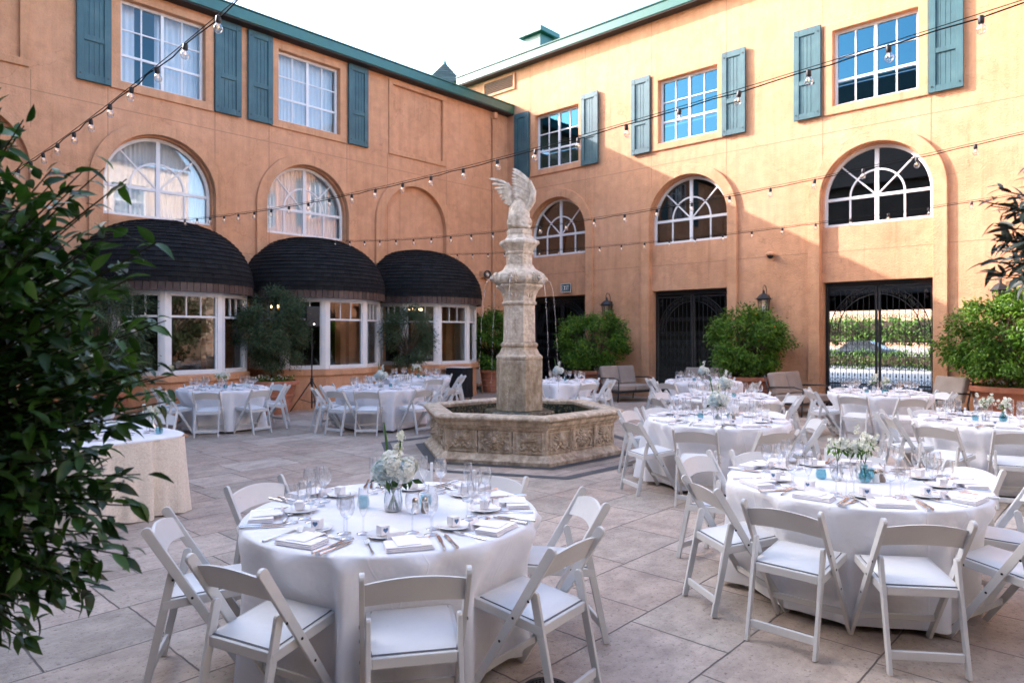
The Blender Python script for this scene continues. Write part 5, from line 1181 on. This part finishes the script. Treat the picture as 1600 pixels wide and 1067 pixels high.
# ------------------------------------------------------------ potted trees
def pot(X, Y, rad, h, label):
    t = empty('terracotta_pot', (X, Y, 0), 0, label, 'plant pot', 'large terracotta pots'); k = rad
    MB().lathe([(.60 * k, .008), (.62 * k, .03), (.70 * k, h * .25), (.74 * k, h * .27), (.745 * k, h * .31), (.72 * k, h * .33), (.78 * k, h * .5), (.82 * k, h * .52), (.825 * k, h * .57), (.80 * k, h * .59), (.88 * k, h * .84), (.90 * k, h * .86), (.88 * k, h * .98), (.8 * k, h * .9), (.3, h * .85)], 40).build('pot_body', 'pot', t, smooth=True, angle=35)
    MB().lathe([(.88 * k, h * .86), (.99 * k, h * .87), (1.0 * k, h * .93), (.98 * k, h), (.86 * k, h), (.85 * k, h * .9)], 40, cap=False).build('rim', 'pot', t, smooth=True, angle=35)
    MB().lathe([(.01, h * .93), (.85 * k, h * .92)], 30, cap=False).build('soil', 'soil', t)
    return t
def tree(X, Y, z0, cz, rad, rz, label, leafm, nl, size, seed, asp=.42, boxy=3.0, kind='citrus_tree', fruit=0, nclump=150, clump=.17, twig=False, offs=(0, 0), rtrunk=.035, gaps=0):
    t = empty(kind, (X, Y, 0), 0, label, 'tree', 'potted trees round the court'); r = random.Random(seed)
    tr = MB(); ends = []; tips = []
    fork = Vector((0, 0, cz - rz * .75)); tr.tube([(0, 0, z0), (r.gauss(0, .02), r.gauss(0, .02), (z0 + fork.z) / 2), fork], [rtrunk * 1.15, rtrunk, rtrunk * .9], 8)
    while len(tips) < nclump:
        d = Vector((r.gauss(0, 1), r.gauss(0, 1), r.gauss(0, 1))).normalized(); l = (abs(d.x) ** boxy + abs(d.y) ** boxy + abs(d.z) ** boxy) ** (-1 / boxy)
        k = r.uniform(.45, 1) ** .5 * (1 + .30 * noise.noise(d * 2.6 + Vector((seed, 0, 0))))
        p = Vector((offs[0] + d.x * l * rad * k, offs[1] + d.y * l * rad * k, cz + d.z * l * rz * k))
        if gaps and noise.noise(p * 2.6 + Vector((seed, 1, 2))) < -.18 * gaps: continue
        tips.append(p)
    for i, p in enumerate(tips):
        if i % 3 == 0:
            mid = fork.lerp(p, .5) + Vector((r.gauss(0, .05), r.gauss(0, .05), .04)); tr.tube([fork, mid, p], [rtrunk * .45, rtrunk * .28, .004], 5)
    tr.build('trunk', 'bark', t)
    c = Vector((offs[0], offs[1], cz)); mb = MB(); pts = []
    for p in tips:
        for _ in range(nl // nclump): pts.append(p + Vector((r.gauss(0, clump), r.gauss(0, clump), r.gauss(0, clump * .8))) * .62)
    leaves(mb, pts, size, r, asp, .25, outc=c); mb.build('crown', leafm, t)
    for i in range(fruit):
        p = r.choice(tips); q = p + (p - c).normalized() * .10; MB().ball(q, .026, 8, 6).build('fruit', 'orange', t, smooth=True)
    return t
def underplant(X, Y, z, rad, label, seed, n=420):
    r = random.Random(seed); t = MB(); pts = []
    for _ in range(n): a = r.uniform(0, 6.283); q = rad * sqrt(r.random()) ; pts.append(Vector((X + q * cos(a), Y + q * sin(a), z + r.uniform(0, .13))))
    leaves(t, pts, .06, r, .55, -.5); o = t.build('ground_cover', 'citrus'); tag(o, label, 'ground cover', None, 'stuff')
    f = MB()
    for _ in range(50): a = r.uniform(0, 6.283); q = rad * sqrt(r.random()); blossom(f, Vector((X + q * cos(a), Y + q * sin(a), z + r.uniform(.08, .18))), .012, 4, r, .018)
    o = f.build('small_flowers', 'petal'); tag(o, label.replace('low green plants', 'tiny white flowers'), 'flowers', None, 'stuff')
def set_tree(P, rad, h, cz, cr, rz, what, label, seed, **k):
    pot(P.x, P.y, rad, h, f'wide terracotta pot {what}'); underplant(P.x, P.y, h * .93, rad * .8, f'low green plants filling the pot {what}', seed)
    tree(P.x, P.y, h * .8, cz, cr, rz, label, seed=seed, **k)
CT = dict(leafm='citrus', nl=12500, size=.095, fruit=8, nclump=200, clump=.14, gaps=.55)
OL = dict(gaps=.5, leafm='olive', nl=20000, nclump=200, size=.075, asp=.24, boxy=2.3, kind='olive_tree', clump=.15)
set_tree(PL(9.3, 1.55), .56, .74, 1.92, .68, .80, 'between the two nearest domed bays', 'dense round olive tree between the two nearest domed bays', 11, **OL)
set_tree(PL(5.62, 1.7), .46, .62, 1.75, .60, .78, 'in front of the corner domed bay', 'wispy thin olive tree in front of the corner domed bay', 12, **{**OL, 'nl': 8500, 'nclump': 100, 'gaps': 1})
set_tree(PL(12.75, 1.6), .5, .7, 1.8, .8, .9, 'behind the dark foreground leaves', 'olive tree behind the dark foreground leaves by the first bays', 13, **OL)
set_tree(Vector((2.32, 19.75, 0)), .60, .76, 1.58, .88, .74, 'below the wall lantern beside the EXIT gate', 'citrus tree with small oranges beside the EXIT gate', 14, **CT)
set_tree(Vector((5.72, 16.75, 0)), .60, .76, 1.60, .83, .74, 'between the middle gate and the bright gate', 'citrus tree between the middle gate and the bright gate', 15, **CT)
set_tree(Vector((9.55, 13.2, 0)), .74, .78, 1.70, 1.0, .76, 'at the edge beyond the bright gate, the biggest one', 'largest citrus tree with its top in sunshine', 16, **{**CT, 'nl': 17000})
set_tree(Vector((-.62, 21.3, 0)), .45, .7, 1.6, .62, .8, 'in the inner corner behind the fountain', 'citrus tree in the inner corner half hidden by the fountain', 17, **CT)

# ------------------------------------------------------------ foreground leaves (a potted citrus beside the camera, an olive on the other side)
def big_leaf(mb, p, d, size, r, asp=.40):
    d = d.normalized(); n = Vector((r.gauss(0, .5), r.gauss(0, .5), 1)).normalized(); x = d.cross(n)
    if x.length < .1: return
    x.normalize(); n = x.cross(d); rows = []; cv = r.uniform(.15, .5); w_ = size * asp * .5
    for v, ww in ((0, .12), (.22, .8), (.45, 1.0), (.72, .72), (1, .03)):
        c = p + d * size * v - n * cv * size * v * v; rows += [c + x * w_ * ww + n * w_ * ww * .35, c, c - x * w_ * ww + n * w_ * ww * .35]
    mb.add(rows, [(3 * i + a, 3 * i + a + 1, 3 * i + a + 4, 3 * i + a + 3) for i in range(4) for a in (0, 1)])
def leafy(name, label, base, trunk_top, tips, leafm, size, asp, per, seed, spread=.12, clean=True):
    t = empty(name, base, 0, label, 'tree', None); r = random.Random(seed); tr = MB(); lf = MB(); b = Vector(base); top = Vector(trunk_top) - b
    tr.tube([(0, 0, .25), top * .5 + Vector((.01, .01, .15)), top], [.03, .026, .02], 8)
    for tip in tips:
        e = Vector(tip) - b; st_ = top.lerp(Vector((top.x, top.y, e.z)), .35); mid = st_.lerp(e, .55) + Vector((0, 0, .06)); path = [st_, mid, e]
        tr.tube(path, [.006, .004, .0018], 5)
        for i in range(per):
            v = r.uniform(.45, 1.0); p = mid.lerp(e, (v - .45) / .55) if v > .45 else st_.lerp(mid, v / .45)
            d = (e - mid).normalized() * .7 + Vector((r.gauss(0, .75), r.gauss(0, .75), r.gauss(0, .55))); big_leaf(lf, p + Vector((r.gauss(0, .012), r.gauss(0, .012), r.gauss(0, .012))), d, size * r.uniform(.65, 1.15), r, asp)
    tr.build('trunk', 'twig', t); lf.build('crown', leafm, t, smooth=True); return t
r = random.Random(21); tips = []
C0 = Vector((-1.55, 2.0, 1.57))
while len(tips) < 400:
    d = Vector((r.gauss(0, 1), r.gauss(0, 1), r.gauss(0, 1))).normalized(); k = r.uniform(.35, 1) ** .6 * (1 + .34 * noise.noise(d * 2.8))
    p = C0 + Vector((d.x * .50 * k, d.y * .42 * k, d.z * .78 * k))
    if p.y > .9: tips.append(p)
for s_ in ((-1.30, 1.95, 2.20), (-1.38, 1.95, 2.34), (-1.20, 1.95, 2.08), (-1.13, 1.95, 2.02), (-1.06, 1.95, 1.96), (-1.03, 2.0, 2.0), (-1.10, 2.0, 1.9), (-.98, 1.95, 1.58), (-1.0, 1.95, 1.64), (-.99, 1.9, 1.52), (-1.05, 1.95, 1.34), (-1.12, 1.95, 1.22), (-1.32, 1.9, 1.05)): tips.append(Vector(s_))
leafy('citrus_tree', 'dark glossy leaved bush filling the near corner of the view', (-2.15, 1.7, .01), (-1.8, 1.95, 1.1), tips, 'darkleaf', .068, .42, 16, 22)
pot(-2.15, 1.7, .38, .55, 'terracotta pot of the dark bush next to the viewer')
r = random.Random(33); tips = []
for _ in range(330):
    d_ = Vector((r.gauss(0, 1), r.gauss(0, 1), r.gauss(0, 1))).normalized() * r.uniform(.2, 1) ** .5; d_ *= 1 + .25 * noise.noise(d_ * 3); p = Vector((1.83 + d_.x * .36, 2.08 + d_.y * .32, 2.04 + d_.z * .30)); tips.append(p)
for s_ in ((1.50, 2.0, 1.94), (1.47, 2.0, 1.99), (1.52, 2.05, 2.12), (1.58, 2.0, 1.82), (1.60, 2.0, 2.22)): tips.append(Vector(s_))
leafy('olive_tree', 'dark olive branch with narrow leaves reaching in over the lantern', (2.15, 2.05, .01), (2.12, 2.05, 1.7), tips, 'duskleaf', .066, .26, 16, 34)
pot(2.15, 2.05, .30, .45, 'terracotta pot of the olive at the opposite side of the viewer')

# ------------------------------------------------------------ lounge seats, cart, speaker and small things
def sofa(P, rz, W, label, nb):
    t = empty('lounge_sofa', P, rz, label, 'sofa', 'taupe cushioned lounge seats')   # faces -y
    for q in (-1, 1):
        m = MB(); x = q * (W / 2 + .03)
        m.tube([(x, .42, .01), (x, .36, .40), (x, .50, .86)], .018, 6); m.tube([(x, -.36, .01), (x, -.38, .30), (x, -.40, .58), (x, -.20, .63), (x, .40, .60)], .018, 6); m.tube([(x, -.37, .28), (x, .38, .28)], .015, 6)
        m.build('arm_frame', 'wicker', t, smooth=True)
    m = MB(); m.box(-W / 2, W / 2, -.36, .38, .24, .29); m.bar((-W / 2, .50, .84), (W / 2, .50, .84), .03, .03); m.bar((-W / 2, .44, .6), (W / 2, .44, .6), .02, .03); m.build('seat_rail', 'wicker', t, bevel=.005)
    w_ = W / nb
    for i in range(nb):
        x0 = -W / 2 + i * w_ + .006; x1 = x0 + w_ - .012
        MB().box(x0, x1, -.38, .30, .295, .44).build('seat_cushion', 'cushion', t, bevel=.04, seg=4)
        o = MB().box(x0, x1, -.07, .07, 0, .50).build('back_cushion', 'cushion', t, bevel=.04, seg=4); o.location = (0, .28, .43); o.rotation_euler = (R_(-16), 0, 0)
    return t
sofa(Vector((3.05, 18.4, .008)), R_(32), 1.15, 'taupe two seat lounge sofa beside the EXIT gate tree', 2)
sofa(Vector((6.35, 15.2, .008)), R_(38), 1.15, 'taupe lounge sofa left of the bright gate', 2)
sofa(Vector((8.35, 13.6, .008)), R_(-75), .7, 'taupe lounge chair seen side on right of the bright gate', 1)
sofa(Vector((4.9, 17.2, .008)), R_(-20), 1.2, 'low taupe sofa back before the middle gate', 2)
ct = empty('coffee_table', (3.95, 17.55, .008), AR, 'dark low outdoor table beside the first lounge sofa', 'table')
MB().box(-.35, .35, -.3, .3, .36, .41).build('tabletop', 'wicker', ct, bevel=.01)
for x in (-.3, .3):
    for y in (-.26, .26): MB().box(x - .02, x + .02, y - .02, y + .02, 0, .36).build('leg', 'wicker', ct)
kt = empty('serving_cart', (-1.42, 18.7, .008), R_(-25), 'cart draped in black cloth with a white napkin on top', 'cart')
m = MB(); n = 120; vs = []
for j in range(9):
    f = j / 8
    for i in range(n):
        a = 2 * pi * i / n; k = 1 / max(abs(cos(a)), abs(sin(a))); k = min(k, 1.25); q = 1 + .05 * f * sin(a * 17) + .02 * f * sin(a * 41); vs.append((.32 * k * cos(a) * q, .24 * k * sin(a) * q, .86 - .78 * f))
m.add(vs, [(i * n + k, i * n + (k + 1) % n, (i + 1) * n + (k + 1) % n, (i + 1) * n + k) for i in range(8) for k in range(n)] + [tuple(range(n))]); m.build('black_drape', 'blackcloth', kt, smooth=True, angle=60)
m = MB(); m.box(-.27, .27, -.2, .2, .864, .885); m.box(-.34, -.27, -.18, .12, .80, .875); m.build('white_cover', 'napkin', kt, bevel=.008)
for x in (-.25, .25):
    for y in (-.18, .18): o = MB().lathe([(.01, -.012), (.035, -.012), (.035, .012), (.01, .012)], 12).build('caster', 'grey', kt); o.rotation_euler = (pi / 2, 0, 0); o.location = (x, y, .036)
P0 = Vector((-4.55, 15.7, .008)); rzs = R_(28)
sn = empty('speaker_stand', P0, rzs, 'black tripod stand under the loudspeaker between olive tree and bay', 'speaker stand')
MB().lathe([(.018, .08), (.018, 1.15), (.013, 1.16), (.013, 1.92)], 12).build('pole', 'plastic', sn, smooth=True, angle=40); MB().lathe([(.03, .62), (.035, .63), (.035, .76), (.022, .78)], 12).build('collar', 'plastic', sn, smooth=True, angle=40)
for k in range(3):
    a = k * 2 * pi / 3 + .5; m = MB(); m.tube([(.03 * cos(a), .03 * sin(a), .68), (.50 * cos(a), .50 * sin(a), .012)], .013, 6); m.tube([(.01, 0, .2), (.30 * cos(a), .30 * sin(a), .29)], .008, 5); m.build('leg', 'plastic', sn)
sk = empty('loudspeaker', P0 + Vector((0, 0, 1.93)), rzs, 'black box loudspeaker on a tripod stand by the bay window', 'loudspeaker')
MB().add([(-.15, -.13, 0), (.15, -.13, 0), (.12, .13, .02), (-.12, .13, .02), (-.15, -.13, .46), (.15, -.13, .46), (.12, .13, .44), (-.12, .13, .44)], [(0, 1, 2, 3), (4, 7, 6, 5), (0, 4, 5, 1), (1, 5, 6, 2), (2, 6, 7, 3), (3, 7, 4, 0)]).build('cabinet', 'plastic', sk, bevel=.012, seg=2)
MB().box(-.135, .135, -.138, -.131, .02, .44).build('grille', 'plastic', sk, bevel=.003); MB().lathe([(.012, 0), (.012, .006)], 12).build('status_light', 'ledwhite', sk).location = (.02, -.141, .06)
list(sk.children)[-1].rotation_euler = (pi / 2, 0, 0)
wc = empty('wooden_folding_chair', (-.98, 20.6, .008), R_(60), 'light wooden folding chair leaning folded against the corner', 'chair'); wc.rotation_euler = (R_(-10), 0, R_(60))
m = MB()
for x in (-.2, .2): m.bar((x, 0, 0), (x, 0, 1.05), .03, .04)
for z in (.25, .55, .8): m.box(-.19, .19, -.01, .01, z, z + .05)
m.box(-.19, .19, -.015, .005, .86, 1.02); m.build('chair_frame', 'wood', wc, bevel=.004); MB().box(-.17, .17, -.03, -.012, .32, .74).build('seat', 'cushion', wc, bevel=.006)
dr = empty('floor_drain', (.165, 3.36, .012), 0, 'round black drain grate in the paving by a chair leg', 'drain')
MB().lathe([(.095, 0), (.115, 0), (.115, .006), (.095, .006), (.095, 0)], 28, cap=False).build('rim', 'iron', dr)
m = MB()
for i in range(-5, 6): x = i * .017; l = sqrt(max(0, .094 ** 2 - x * x)); m.box(x - .005, x + .005, -l, l, 0, .005)
m.box(-.09, .09, -.005, .005, -.001, .004); m.build('grate', 'iron', dr); MB().lathe([(.001, -.001), (.094, -.001)], 24, cap=False).build('drain_hole', 'blackstone', dr)

ot = tree(PL(9.0, 20.4).x, PL(9.0, 20.4).y, 0, 3.0, 1.9, 2.2, 'broad dark tree across the court mirrored in the bay windows', 'olive', 5200, .22, 91, .45, 2.4, 'court_tree', 0, 130, .35, rtrunk=.12)
for q_, lb in ((4.6, 'second dark tree added across the court for darker reflections, nearer the corner'), (13.4, 'third dark tree added across the court for darker reflections, nearer the camera')):  # unseen copies added to darken the bay window reflections
    o = copy_tree(ot); p = PL(q_, 20.5); o.location = (p.x, p.y, 0); o.rotation_euler = (0, 0, q_); o['label'] = lb
